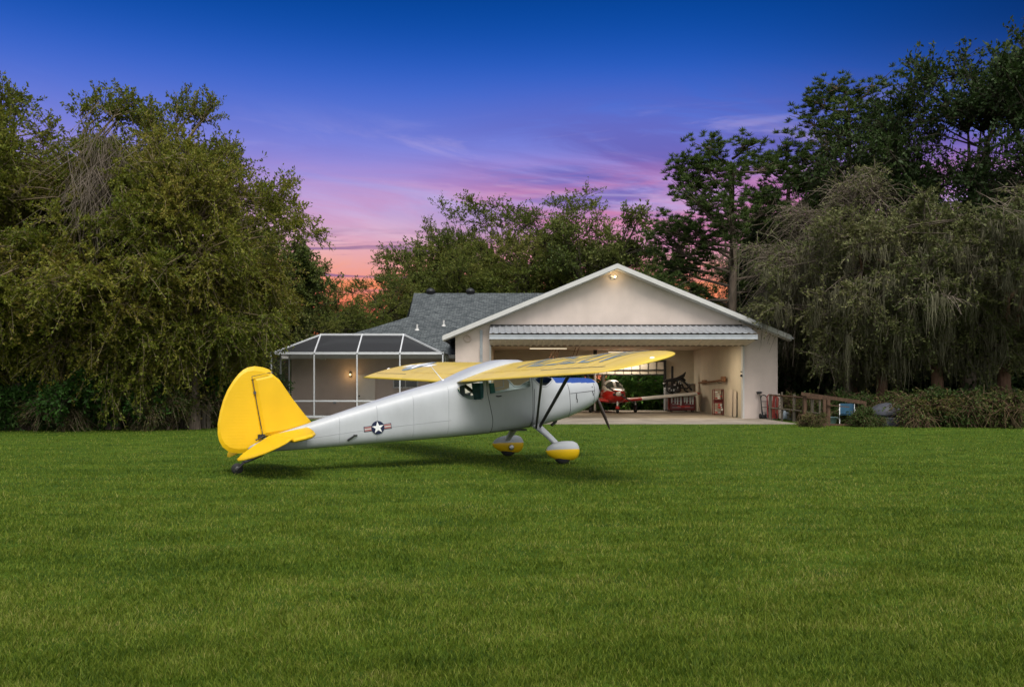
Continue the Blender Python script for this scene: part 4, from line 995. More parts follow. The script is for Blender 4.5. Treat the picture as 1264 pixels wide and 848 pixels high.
for (a, b, w_) in (((-1.1, .85, 1.22), (1.02, -.2, .88), .13), ((1.0, -.2, .88), (.85, 1.2, .98), .09), ((-.95, .9, 1.08), (.85, 1.1, .97), .07), ((-1.0, -.15, .06), (.95, -.22, .05), .07), ((-.4, -.1, .80), (.4, -.12, .72), .03)):
    mb = MB(); mb.bar(a, b, .06, w_); mb.build('rail', [M_RUSTW], t)
t = empty('folding_chair', (13.05, 34.2, 0), -.35, 'blue sling folding chair with white frame inside the timber pen', 'chair')
mb = MB()
for s_ in (-1, 1): mb.tube([(s_ * .27, -.28, .02), (s_ * .27, .12, .44), (s_ * .27, .22, .82)], .016, 6); mb.tube([(s_ * .28, .25, .02), (s_ * .28, -.22, .42)], .016, 6); mb.tube([(s_ * .29, -.22, .60), (s_ * .29, .16, .60)], .018, 6)
mb.build('frame', [M_WHITE], t)
M_SLING = mat('blue_sling_fabric', (.010, .062, .115), .7, 0, .15, 8)
mb = MB(); mb.loft([[(-.26, -.22, .40), (.26, -.22, .40), (.26, -.22, .415), (-.26, -.22, .415)], [(-.26, .13, .40), (.26, .13, .40), (.26, .13, .415), (-.26, .13, .415)]]); mb.build('seat', [M_SLING], t)
mb = MB(); mb.loft([[(-.26, .125, .44), (.26, .125, .44), (.26, .14, .44), (-.26, .14, .44)], [(-.26, .215, .84), (.26, .215, .84), (.26, .23, .84), (-.26, .23, .84)]]); mb.build('backrest', [M_SLING], t)
t = empty('plastic_tub', (12.2, 34.1, 0), 0, 'grey green plastic tub lying inside the timber pen', 'tub')
mb = MB(); mb.lathe((0, 0, 0), (0, 0, 1), [(0, .32), (.3, .42), (.32, .45), (.325, .42), (.04, .30)], 22); mb.build('shell', [mat('grey_green_plastic', (.10, .16, .16), .5, 0, .2, 4)], t); mb = MB(); mb.tube([(.43, -.1, .28), (.49, 0, .24), (.43, .1, .28)], .014, 6); mb.build('handle', [M_GALV], t)
t = empty('wire_crate', (11.55, 34.3, 0), .2, 'small rusty wire crate lying beside the first post of the timber pen', 'crate')
mb = MB()
for x in np.linspace(-.25, .25, 6):
    for y in (-.2, .2): mb.tube([(x, y, 0), (x, y, .4)], .008, 5)
for z in (.01, .2, .4): mb.tube([(-.25, -.2, z), (.25, -.2, z), (.25, .2, z), (-.25, .2, z), (-.25, -.2, z)], .01, 5)
mb.build('cage', [mat('rusty_wire', (.22, .13, .08), .7, .3, .3, 6)], t)
mb = MB(); mb.box((-.24, -.19, .015), (.24, .19, .03)); mb.build('tray', [M_GREYW], t)
t = empty('dome_shelter', (14.55, 34.0, 0), .15, 'grey dome shaped plastic shelter with dark opening half hidden by brush', 'shelter')
M_DOME = mat('faded_grey_plastic', (.065, .068, .082), .5, 0, .15, 3)
mb = MB(); rg = []
for i in range(9):
    a = math.pi / 2 * i / 8.4; rg.append([(.72 * math.cos(a) * math.cos(2 * math.pi * k / 28), .62 * math.cos(a) * math.sin(2 * math.pi * k / 28), .42 + .46 * math.sin(a)) for k in range(28)])
mb.loft(rg, 0, True, True); mb.build('dome', [M_DOME], t)
mb = MB(); mb.loft([[(s_ * math.cos(2 * math.pi * k / 28) * .72, s_ * .62 * math.sin(2 * math.pi * k / 28), z) for k in range(28)] for s_, z in ((1.02, 0), (1.04, .28), (.98, .32))], 0, True, True); mb.build('base', [M_DOME], t)
mb = MB(); mb.loft([[(s_ * math.cos(2 * math.pi * k / 28) * .70, s_ * .60 * math.sin(2 * math.pi * k / 28), z) for k in range(28)] for s_, z in ((.97, .321), (.97, .42))], 0, True, True); mb.box((.10, -.69, .04), (.42, -.60, .40)); mb.build('opening', [M_BLACK], t)
t = empty('cut_branch', (15.0, 33.4, 0), 0, 'pale bare pole leaning against the grey dome shelter', 'pole')
mb = MB(); mb.tube([(-.15, -.1, 0), (.05, .1, .45), (.28, .3, .92)], [.032, .028, .02], 7); mb.build('stick', [M_BEIGE], t)
t = empty('picket_fence', (-11.9, 31.6, 0), 0, 'low weathered grey picket fence under the trees behind the yellow tail', 'fence')
mb = MB(); random.seed(5)
for k in range(13):
    x = -1.0 + k * .16; h = .82 + random.uniform(-.12, .12); mb.box((x, -.012, 0), (x + .12, .012, h), 0, random.uniform(-.05, .05))
mb.build('picket', [M_GREYW], t)
mb = MB(); mb.box((-1.05, .014, .2), (1.1, .05, .28)); mb.box((-1.05, .014, .6), (1.1, .05, .68)); mb.build('rail', [M_GREYW], t)
# ------------------------------------------------------------------ vegetation
def leaf_cloud(rng, P, Dv, size, asp, tint):
    """diamond leaves at points P pointing along Dv"""
    n = len(P)
    nr = rng.normal(size=(n, 3)); nr[:, 2] += .9; nr /= np.linalg.norm(nr, axis=1)[:, None]
    sd = np.cross(Dv, nr); sd /= (np.linalg.norm(sd, axis=1)[:, None] + 1e-9)
    L_ = (size * rng.uniform(.65, 1.3, n))[:, None]; W = L_ * asp
    v = np.stack([P, P + Dv * L_ * .45 + sd * W * .5, P + Dv * L_, P + Dv * L_ * .45 - sd * W * .5], 1).reshape(-1, 3)
    return v, np.repeat(tint, 1)

def sticks(P0, P1, r0, r1, n=3):
    """batch of tapered prisms"""
    m = len(P0); d = P1 - P0; d = d / (np.linalg.norm(d, axis=1)[:, None] + 1e-9)
    a = np.where(np.abs(d[:, 2:3]) < .9, np.array([[0, 0, 1.]]), np.array([[1., 0, 0]]))
    x = np.cross(d, a); x /= (np.linalg.norm(x, axis=1)[:, None] + 1e-9); y = np.cross(d, x)
    V = np.zeros((m, 2 * n, 3))
    for k in range(n):
        c, s_ = math.cos(2 * math.pi * k / n), math.sin(2 * math.pi * k / n)
        o = x * c + y * s_
        V[:, k] = P0 + o * r0[:, None]; V[:, n + k] = P1 + o * r1[:, None]
    F = np.array([[k, (k + 1) % n, n + (k + 1) % n, n + k] for k in range(n)])
    Fi = (np.arange(m)[:, None, None] * 2 * n + F[None]).reshape(-1, 4)
    return V.reshape(-1, 3), Fi

class Tree:
    """procedural broadleaf / weeping crown in a unit of metres, trunk base at the origin"""
    def __init__(s, seed, H, rx, z0, nclump=150, ntwig=16, nleaf=12, twig=1.2, leaf=.15, asp=.42, droop=.5, up=.25, shell=.55, lobes=5, skirt=0.0,
                 trunk_r=.28, nlimb=7, moss=0, bare=0.0, flat=1.0, spread=.9, lean=(0, 0), stream=None):
        rng = np.random.default_rng(seed); s.rng = rng
        cz = (H + z0) / 2; hz = (H - z0) / 2
        # lumpy envelope
        ld = rng.normal(size=(lobes, 3)); ld[:, 2] = np.abs(ld[:, 2]) * .7; ld /= np.linalg.norm(ld, axis=1)[:, None]
        nbo = max(6, int(nclump / 8))
        d = rng.normal(size=(nbo * 4, 3)); d /= np.linalg.norm(d, axis=1)[:, None]
        keep = rng.random(len(d)) < np.where(d[:, 2] < -.35, .35 + skirt, 1.0); d = d[keep][:nbo]; nbo = len(d)
        lob = np.max(d @ ld.T, axis=1); env = .74 + .36 * np.clip((lob - .45) / .5, 0, 1) + rng.normal(0, .07, nbo)
        rad = (shell + (1 - shell) * rng.random(nbo) ** .6) * env
        BC = np.stack([d[:, 0] * rx * rad + lean[0] * (d[:, 2] + 1) / 2, d[:, 1] * rx * rad * flat + lean[1] * (d[:, 2] + 1) / 2, cz + d[:, 2] * hz * rad], 1)
        bi = np.repeat(np.arange(nbo), 8); n = len(bi); d = d[bi]
        C = BC[bi] + rng.normal(size=(n, 3)) * np.array([.15, .15, .085]) * rx + d * (rng.random(n) * .10 * rx)[:, None]
        C[:, 2] = np.maximum(C[:, 2], z0 * .6)
        bo_t = rng.random(nbo)[bi]
        out = d + np.array([0, 0, up]); out /= np.linalg.norm(out, axis=1)[:, None]
        # limbs
        fork = max(z0 * .7, H * .16)
        mb = MB(); s.mb = mb
        tp = [(0, 0, -.1), (rng.normal(0, .06), rng.normal(0, .06), fork * .5), (rng.normal(0, .15) + lean[0] * .1, rng.normal(0, .15) + lean[1] * .1, fork)]
        top = np.array(tp[-1])
        lead = np.array([lean[0] * .8, lean[1] * .8, H * .82]); mid = (top + lead) / 2 + rng.normal(0, .3, 3)
        mb.tube(tp + [tuple(mid), tuple(lead)], [trunk_r * 1.35, trunk_r, trunk_r * .85, trunk_r * .45, trunk_r * .12], 9, 0)
        lim = []
        idx = rng.choice(n, min(nlimb, n), replace=False)
        for i in idx:
            t_ = rng.uniform(0, .75); b = top + (mid - top) * min(1, t_ * 2) if t_ < .5 else mid + (lead - mid) * (t_ * 2 - 1)
            e_ = b + (C[i] - b) * .86; m_ = (b + e_) / 2 + np.array([0, 0, .12 * np.linalg.norm(e_ - b)]) + rng.normal(0, .15, 3)
            r_ = trunk_r * rng.uniform(.32, .5)
            mb.tube([tuple(b), tuple((b + m_) / 2 + rng.normal(0, .05, 3)), tuple(m_), tuple(e_)], [r_, r_ * .8, r_ * .6, r_ * .2], 7, 0)
            lim += [b + (m_ - b) * k for k in (.5, 1)] + [m_ + (e_ - m_) * k for k in (.4, .8)]
        lim += [top, mid, lead, (mid + lead) / 2]; lim = np.array(lim)
        # branch from the nearest limb node to every clump
        dist = np.linalg.norm(C[:, None] - lim[None], axis=2) + (lim[None, :, 2] > C[:, None, 2]) * 1.0
        nb = lim[np.argmin(dist, 1)]
        mm = (nb + C) / 2 + rng.normal(0, .12, (n, 3)) + np.array([0, 0, .1]) * np.linalg.norm(C - nb, axis=1)[:, None]
        v1, f1 = sticks(nb, mm, np.full(n, .045), np.full(n, .032), 4); v2, f2 = sticks(mm, C, np.full(n, .032), np.full(n, .014), 4)
        # twigs
        K = n * ntwig; ci = np.repeat(np.arange(n), ntwig)
        td = out[ci] + rng.normal(size=(K, 3)) * spread
        if stream is not None: td += np.array(stream)
        td /= np.linalg.norm(td, axis=1)[:, None]
        tl = twig * rng.uniform(.45, 1.25, K); c0 = C[ci] + rng.normal(0, .10, (K, 3))
        dp = droop * rng.uniform(.5, 1.5, K)
        def tw(t):
            t = t if np.ndim(t) else np.full(K, t)
            return c0 + td * (tl * t)[:, None] - np.array([0, 0, 1]) * (dp * tl * t * t)[:, None]
        q0, q1, q2 = tw(0.0), tw(.5), tw(1.0)
        tr = .0105 * (1 + .6 * rng.random(K))
        v3, f3 = sticks(q0, q1, tr, tr * .8, 3); v4, f4 = sticks(q1, q2, tr * .8, tr * .35, 3)
        V = [v1, v2, v3, v4]; Fs = [f1, f2, f3, f4]; mi = [np.ones(len(f), int) for f in Fs]
        btint = np.clip(.65 * bo_t + .35 * rng.random(n), 0, 1); ti = [np.zeros(len(f1)) + .3, np.zeros(len(f2)) + .3, np.repeat(rng.random(K), 3), np.repeat(rng.random(K), 3)]
        # leaves
        isb = rng.random(n) < bare
        nl = np.where(isb[ci], rng.random(K) * nleaf * .18, nleaf * rng.uniform(.6, 1.3, K)).astype(int)
        li = np.repeat(np.arange(K), nl); t = .12 + .9 * rng.random(len(li)) ** .8
        P = c0[li] + td[li] * (tl[li] * t)[:, None] - np.array([0, 0, 1]) * (dp[li] * tl[li] * t * t)[:, None] + rng.normal(0, .035, (len(li), 3))
        Dv = td[li] * .7 + rng.normal(size=(len(li), 3)) * .75 - np.array([0, 0, 1]) * (droop * .55); Dv /= np.linalg.norm(Dv, axis=1)[:, None]
        lv, lt = leaf_cloud(rng, P, Dv, leaf, asp, np.clip(.55 * btint[ci][li] + .45 * rng.random(len(li)), 0, 1))
        nv = sum(len(v) for v in V)
        V.append(lv); Fs.append(np.arange(len(lv)).reshape(-1, 4) - 0); mi.append(np.zeros(len(lt), int)); ti.append(lt)
        off = 0; FF = []
        for v, f in zip(V, Fs): FF.append(f + off); off += len(v)
        s.crown = (np.concatenate(V), np.concatenate(FF), np.concatenate(mi), np.concatenate(ti))
        s.C = C; s.moss = None
        if moss:
            w_ = np.where(C[:, 2] < cz + hz * .55)[0]; mi_ = np.repeat(w_, moss); B = C[mi_] + rng.normal(0, .35, (len(mi_), 3)) * np.array([1, 1, .5])
            # bundles of thin hanging ribbons
            nb_ = 11; B = np.repeat(B, nb_, 0) + rng.normal(0, .10, (len(B) * nb_, 3)); ln = np.repeat(rng.gamma(2.0, .27, len(mi_)) + .25, nb_) * rng.uniform(.5, 1.1, len(B))
            ph = rng.random(len(B)) * 6.28; seg = 5; a = rng.random(len(B)) * 6.28; sx = np.stack([np.cos(a), np.sin(a), np.zeros(len(B))], 1)
            rows = []
            for k in range(seg + 1):
                t_ = k / seg; wd = .0155 * (1 - t_ * .85)
                c = B - np.array([0, 0, 1]) * (ln * t_)[:, None] + np.stack([np.sin(ph + t_ * 5) * .05, np.cos(ph * 1.7 + t_ * 4) * .05, 0 * ph], 1) * (.3 + t_)
                rows.append(np.stack([c - sx * wd, c + sx * wd], 1))
            mv = np.stack(rows, 1).reshape(len(B), -1, 3)
            F_ = np.array([[2 * k, 2 * k + 1, 2 * k + 3, 2 * k + 2] for k in range(seg)])
            Fi = (np.arange(len(B))[:, None, None] * (2 * seg + 2) + F_[None]).reshape(-1, 4)
            s.moss = (mv.reshape(-1, 3), Fi, np.repeat(np.repeat(rng.random(len(mi_)), nb_) * .6 + rng.random(len(B)) * .4, seg))
    def make(s, name, mleaf, mtwig, mbark, mmoss=None, label=None, group=None, cat='tree', trunk=True):
        e_ = empty(name, (0, 0, 0), 0, label, cat, group)
        if trunk: s.mb.build('trunk', [mbark], e_)
        V, F_, mi, ti = s.crown
        me = np_mesh('crown', V, F_.ravel(), np.full(len(F_), 4), [mleaf, mtwig], mi, ti)
        o = link(bpy.data.objects.new('crown', me)); o.parent = e_
        if s.moss is not None:
            V, F_, ti = s.moss
            me = np_mesh('hanging_moss', V, F_.ravel(), np.full(len(F_), 4), [mmoss], None, ti); o = link(bpy.data.objects.new('hanging_moss', me)); o.parent = e_
        return e_

LM_OLIVE = leaf_mat('olive_willow_leaves', [(.055, .084, .010), (.125, .150, .017), (.22, .212, .03), (.28, .20, .055)], .42)
LM_GREEN = leaf_mat('bright_understory_leaves', [(.024, .065, .012), (.048, .115, .020), (.09, .17, .032)], .35)
LM_OAK = leaf_mat('live_oak_leaves', [(.045, .072, .014), (.085, .115, .022), (.135, .155, .036), (.17, .17, .05)], .3)
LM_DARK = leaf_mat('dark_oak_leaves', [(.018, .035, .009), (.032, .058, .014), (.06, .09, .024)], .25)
LM_PINE = leaf_mat('pine_needles', [(.032, .062, .014), (.065, .105, .024), (.11, .15, .036)], .25)
LM_FAR = leaf_mat('far_tree_leaves', [(.055, .085, .015), (.11, .145, .025), (.18, .195, .038), (.23, .19, .06)], .45)
LM_BRUSH = leaf_mat('autumn_brush_leaves', [(.03, .055, .012), (.06, .10, .02), (.10, .115, .028), (.15, .08, .028)], .3)
LM_MOSS = leaf_mat('spanish_moss', [(.095, .09, .055), (.155, .145, .09), (.225, .205, .135)], .3, .8)
TW_TAN = leaf_mat('tan_twigs', [(.10, .075, .04), (.17, .13, .075), (.25, .20, .125)], 0.0, .8)
TW_GREY = leaf_mat('grey_bare_twigs', [(.09, .07, .052), (.145, .115, .088), (.20, .165, .13)], 0.0, .8)
LM_OAKM = leaf_mat('mossy_oak_leaves', [(.050, .068, .020), (.095, .112, .036), (.155, .160, .058), (.20, .18, .085)], .32)
TW_BR = leaf_mat('bramble_twigs', [(.05, .03, .018), (.10, .065, .035), (.17, .115, .065)], 0.0, .8)
LM_GREEN2 = leaf_mat('bramble_leaves', [(.022, .045, .010), (.05, .085, .018), (.09, .12, .028)], .3)
LM_PLANT = leaf_mat('sunny_garden_leaves', [(.06, .15, .03), (.12, .27, .05), (.20, .36, .08)], .4)
TW_DARK = leaf_mat('dark_twigs', [(.03, .024, .016), (.06, .05, .035)], 0.0, .8)
BARK = mat('rough_brown_bark', (.13, .10, .075), .9, 0, .35, 3, .9, 14, .15, 0, 0, (3, 3, .6))
BARK2 = mat('red_brown_bark', (.15, .085, .055), .9, 0, .35, 3, .9, 14, .15, 0, 0, (3, 3, .6))

def place(src, used, x, y, sc, rz, label, sz=None):
    t_ = src if not used else copy_tree(src)
    t_.location = (x, y, 0); t_.rotation_euler = (0, 0, rz); t_.scale = (sc, sc, sc if sz is None else sz); t_['label'] = label
    return t_
X_ = lambda px, d: (px - 632) / 1084 * d

# left grove ------------------------------------------------------------
G = 'trees of the grove left of the lawn'
A = Tree(1, 12.2, 3.7, 1.0, 340, 13, 32, 1.05, .128, .48, .28, .30, .38, 8, .7, .26, 9, 0, .07, 1, .85).make('willowy_tree', LM_OLIVE, TW_TAN, BARK, None, 'x', G)
B = Tree(2, 10.5, 3.5, .9, 350, 13, 33, 1.10, .125, .48, .38, .30, .38, 9, .8, .22, 9, 0, .06, 1, .85, (.5, 0)).make('willowy_tree', LM_OLIVE, TW_TAN, BARK, None, 'x', G)
Cc = Tree(3, 9.5, 2.8, 1.2, 200, 14, 20, .9, .16, .5, .2, .3, .45, 6, .3, .2, 8, 0, .02, 1, .8).make('broadleaf_tree', LM_OAK, TW_DARK, BARK, None, 'x', G)
spots = [
    (A, 4, 34.5, 1.00, .3, 1.02, 'tall olive tree of the left grove cut off by the left picture edge'),
    (A, 98, 33.0, 1.02, 1.9, 1.0, 'tallest olive tree of the left grove with a tuft rising above the others'),
    (A, 205, 34.0, .95, 4.0, .98, 'tall brownish tree of the left grove behind the drooping front one'),
    (B, 30, 30.6, .98, .8, .90, 'drooping tree at the front of the left grove nearest the left picture edge'),
    (B, 140, 31.0, 1.0, 2.6, .98, 'feathery drooping tree in the middle front of the left grove'),
    (B, 240, 31.2, .86, 5.0, .98, 'feathery drooping tree leaning over the yellow tail of the plane'),
    (A, 214, 37.0, .92, 2.2, 1.10, 'tree of the left grove behind the drooping one above the yellow tail'),
    (Cc, 285, 44.5, 1.15, .4, 1.16, 'dark green tree of the left grove left of the screen enclosure'),
    (Cc, 318, 46.0, .98, 3.1, 1.02, 'rightmost dark green tree of the left grove against the sunset'),
    (Cc, -110, 36.0, 1.2, 2.0, 1.2, 'dark tree filling the back of the left grove by the picture edge'),
    (Cc, 150, 38.5, 1.3, 1.2, 1.15, 'dark tree filling the back of the left grove behind the feathery one'),
    (Cc, 30, 38.0, 1.25, 5.2, 1.15, 'dark tree at the back of the left grove between the tall olive ones'),
]
seen = set()
for src, px, d_, sc, rz, sz, lab in spots:
    place(src, src.name in seen, X_(px, d_), d_, sc, rz, lab, sz); seen.add(src.name)
# a bunch of dead grey twigs hung up in the tallest tree
rng = np.random.default_rng(8); n_ = 520
P0 = rng.normal(size=(n_, 3)) * np.array([.42, .42, .8]) + np.array([0, 0, 0.]); dv = np.stack([rng.normal(0, .45, n_), rng.normal(0, .45, n_), -np.ones(n_)], 1); P1 = P0 + dv * rng.uniform(.5, 1.9, n_)[:, None]
V_, F_ = sticks(P0, P1, np.full(n_, .011), np.full(n_, .004), 3)
me = np_mesh('dead_branch', V_, F_.ravel(), np.full(len(F_), 4), [TW_GREY], None, np.repeat(rng.random(n_), 3))
tall = [o for o in bpy.data.objects if str(o.get('label', '')).startswith('tallest olive tree')][0]
o = link(bpy.data.objects.new('dead_branch', me)); o.parent = tall
o.location = Matrix.Rotation(-1.9, 3, 'Z') @ Vector((2.5, -3.6, 8.7))
# understory
def bush_tree(seed, H, rx, ncl, mleaf, leaf=.13, nleaf=14, droop=.3, twig=.6, bare=0, mtw=TW_DARK):
    return Tree(seed, H, rx, .15, ncl, 12, nleaf, twig, leaf, .5, droop, .3, .35, 4, .6, .05, 5, 0, bare)
S1 = bush_tree(21, 2.0, 1.3, 75, LM_GREEN).make('shrub', LM_GREEN, TW_DARK, BARK, None, 'x', 'shrubs at the foot of the left grove', 'shrub')
S2 = bush_tree(22, 1.7, 1.2, 70, LM_BRUSH, .11, 8, .5, .7, .3).make('shrub', LM_BRUSH, TW_TAN, BARK, None, 'x', 'shrubs at the foot of the left grove', 'shrub')
sh = [(S1, 6, 30.4, .9, 0, 'bright green shrub at the left picture edge below the drooping tree'), (S1, 44, 30.3, .62, 2, 'bright green shrub at the lawn edge, second from the left picture edge'),
      (S1, 116, 30.9, 1.15, 4, 'larger green shrub under the middle of the left grove'), (S2, 78, 30.3, .9, 1, 'brownish twiggy shrub between two green shrubs under the left grove'),
      (S2, 170, 30.6, .9, 3, 'brownish shrub under the feathery tree in the middle of the grove'), (S1, 150, 31.4, 1.2, 5, 'green shrub set back under the feathery tree of the grove'),
      (S2, 205, 30.7, .85, 5, 'yellowish shrub left of the low grey picket fence'), (S2, 232, 32.2, 1.1, 2.5, 'twiggy shrub growing behind the low grey picket fence'), (S1, 262, 33.0, 1.1, 1.2, 'green shrub behind the yellow rudder of the parked plane'),
      (S2, 300, 36.5, 1.0, .4, 'brownish shrub between the yellow fin and the screen enclosure'), (S1, 318, 40.0, 1.0, 3.3, 'green shrub at the left end of the screen enclosure'), (S1, -45, 30.6, 1.2, 1.4, 'green shrub partly cut off by the left picture edge')]
seen = set()
for src, px, d_, sc, rz, lab in sh: place(src, src.name in seen, X_(px, d_), d_, sc, rz, lab); seen.add(src.name)

# trees behind the house ------------------------------------------------
G = 'trees behind the house and hangar'
F1 = Tree(31, 16.5, 7.4, 3.0, 380, 14, 18, 1.5, .21, .48, .15, .5, .40, 8, .3, .35, 12, 0, .06, 1, .8).make('spreading_tree', LM_FAR, TW_DARK, BARK, None, 'x', G)
F2 = Tree(32, 13.0, 4.2, 2.5, 170, 14, 15, 1.3, .22, .5, .25, .35, .5, 9, .2, .25, 9, 0, .05, 1, .7).make('airy_tree', LM_OAK, TW_DARK, BARK, None, 'x', G)
fs_ = [(F1, 622, 68, .94, .5, .88, 'broad spreading tree rising highest behind the grey house roof'), (F1, 676, 71, .95, 2.8, .92, 'spreading tree behind the left slope of the hangar gable'),
       (F1, 556, 66, .66, 4.2, .74, 'olive tree behind the house ridge left of the tallest one'), (F2, 528, 66, .74, 1.0, .82, 'open crowned tree standing against the orange sunset gap'),
       (F2, 765, 64, 1.0, 3.4, 1.02, 'airy dark tree just above the peak of the hangar gable'), (F2, 806, 62, .72, 5.0, .74, 'airy tree above the right slope of the hangar gable'),
       (F1, 866, 60, .46, 1.6, .46, 'pale olive tree beyond the right end of the hangar roof'), (F2, 444, 64, .58, .2, .52, 'lower tree right of the orange sunset gap above the enclosure'), (F2, 405, 58, .55, 2.4, .52, 'low tree beside the left grove above the screen enclosure'),
       (F1, 470, 60, .50, 3.0, .50, 'rounded low tree above the left hip of the house roof'), (F1, 380, 56, .5, 5.5, .46, 'low dense tree behind the left end of the screen enclosure'), (F1, 716, 74, .62, 1.1, .60, 'distant tree seen between the gable and the airy dark tree'),
       (F1, 918, 56, .50, 4.4, .46, 'dense low tree behind the right eave of the hangar')]
seen = set()
for src, px, d_, sc, rz, sz, lab in fs_: place(src, src.name in seen, X_(px, d_), d_, sc, rz, lab, sz); seen.add(src.name)

# right-hand trees ------------------------------------------------------
G = 'trees right of the hangar'
O1 = Tree(41, 9.6, 4.4, 2.2, 280, 13, 20, 1.0, .14, .5, .32, .2, .45, 7, .3, .3, 10, 6, .06, 1, .85).make('mossy_oak', LM_OAKM, TW_GREY, BARK2, LM_MOSS, 'x', G)
W1 = Tree(42, 11.0, 3.3, 2.2, 260, 15, 12, 1.5, .12, .42, .6, .2, .42, 7, .6, .22, 9, 2, .55, 1, .75).make('weeping_bare_tree', LM_OAKM, TW_GREY, BARK, LM_MOSS, 'x', G)
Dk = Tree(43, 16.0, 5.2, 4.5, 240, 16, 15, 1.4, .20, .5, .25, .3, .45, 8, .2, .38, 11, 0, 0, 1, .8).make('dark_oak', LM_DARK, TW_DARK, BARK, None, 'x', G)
# pine: flat plates of needle tufts on bare curved limbs
def pine(seed, H, nl, spread_l, first=.52, bias=None):
    rng = np.random.default_rng(seed); mb = MB(); V = []; T = []; nvv = 0
    tr_ = [(0, 0, -.1), (.1, 0, H * .3), (.25, .1, H * .6), (.1, 0, H * .86), (.15, .05, H * .97)]
    mb.tube(tr_, [.30, .25, .19, .10, .03], 9, 0)
    PP = []; DD = []
    for i in range(nl):
        f = first + (1 - first) * (i + .3) / nl; z = H * f; az = i * 2.4 + rng.normal(0, .3)
        if bias is not None and i % 2 == 0: az = bias + rng.normal(0, .35)
        l_ = spread_l * (1.15 - .75 * (f - first) / (1 - first)) * rng.uniform(.7, 1.15)
        b = np.array([.2, .05, z]); dr = np.array([math.cos(az), math.sin(az), 0]); e_ = b + dr * l_ + np.array([0, 0, l_ * rng.uniform(.15, .75)])
        m_ = (b + e_) / 2 + np.array([0, 0, -l_ * .08])
        mb.tube([tuple(b), tuple((b + m_) / 2), tuple(m_), tuple((m_ + e_) / 2 + np.array([0, 0, .05])), tuple(e_)], [.085, .07, .055, .04, .015], 6, 0)
        for k in range(int(7 + l_ * 5)):
            t_ = rng.uniform(.38, 1.05); c = b + (e_ - b) * t_ + rng.normal(0, .42, 3) * np.array([1, 1, .6]) * (.6 + .5 * l_ / 3) + np.array([0, 0, .12])
            s0 = m_ + (e_ - m_) * rng.uniform(0, .8); mb.tube([tuple(s0), tuple((s0 + c) / 2 + rng.normal(0, .06, 3)), tuple(c)], [.026, .02, .01], 4, 0, False)
            for q in range(3):
                c2 = c + rng.normal(0, .24, 3) * np.array([1, 1, .7]); n = 46
                dv = rng.normal(size=(n, 3)); dv[:, 2] = np.abs(dv[:, 2]) * .9 + .05; dv /= np.linalg.norm(dv, axis=1)[:, None]
                PP.append(np.repeat(c2[None], n, 0)); DD.append(dv)
    P = np.concatenate(PP); Dv = np.concatenate(DD)
    lv, lt = leaf_cloud(rng, P, Dv, .25, .13, rng.random(len(P)))
    return mb, lv, lt
def make_pine(seed, H, nl, sp_, lab, px, d_, rz=0, bias=None, first=.52):
    mb, lv, lt = pine(seed, H, nl, sp_, first, bias)
    e_ = empty('pine_tree', (X_(px, d_), d_, 0), rz, lab, 'pine tree', 'pines behind the right-hand trees')
    mb.build('trunk', [BARK], e_)
    me = np_mesh('crown', lv, np.arange(len(lv)), np.full(len(lt), 4), [LM_PINE], None, lt); o = link(bpy.data.objects.new('crown', me)); o.parent = e_
make_pine(51, 13.4, 24, 4.3, 'pine with long bare limbs reaching left across the pink sky', 900, 45, 0, math.pi, .38)
make_pine(52, 17.0, 18, 3.2, 'tall pine whose flat dark crown stands above the bare weeping tree', 1048, 45.5, 1.0, None, .62)
make_pine(53, 14.0, 15, 2.8, 'pine seen behind the bare weeping tree right of the long-limbed one', 975, 47, 2.0, None, .58)
rs_ = [(W1, 1046, 41.0, 1.08, .6, 1.02, 'weeping tree with bare grey twigs right of the hangar roof'), (W1, 1022, 46.5, .95, 3.0, .98, 'brownish weeping tree closest to the right end of the hangar'),
       (W1, 972, 54.5, 1.05, 4.4, 1.2, 'brownish weeping tree behind the rear right corner of the hangar roof'), (O1, 1090, 38.2, .92, .5, .90, 'oak with hanging grey moss left of the leaning red brown trunk'), (O1, 1150, 37.0, 1.0, 2.4, .98, 'mossy oak in the middle right with a red brown trunk'), (O1, 1245, 35.6, 1.02, 4.6, .98, 'mossy oak at the right picture edge'),
       (O1, 1050, 42.0, .74, 1.7, .70, 'low mossy oak beside the right corner of the hangar'),
       (Dk, 1195, 43.0, 1.05, .3, 1.06, 'tallest dark oak rising behind the mossy oaks'), (Dk, 1290, 42.0, 1.0, 2.0, 1.02, 'dark oak cut off by the right picture edge'), (Dk, 1110, 46.0, .98, 4.1, .92, 'dark oak between the tall pine and the tallest oak'),
       (Dk, 1020, 50.0, .8, 5.1, .72, 'dark low oak filling the back behind the weeping trees'), (Dk, 1230, 47.5, .9, 1.1, .8, 'dark oak deep in the back behind the mossy oaks'), (Dk, 952, 56.0, .62, 2.9, .50, 'dark oak behind the hangar eave and the brownish weeping tree')]
seen = set()
for src, px, d_, sc, rz, sz, lab in rs_: place(src, src.name in seen, X_(px, d_), d_, sc, rz, lab, sz); seen.add(src.name)

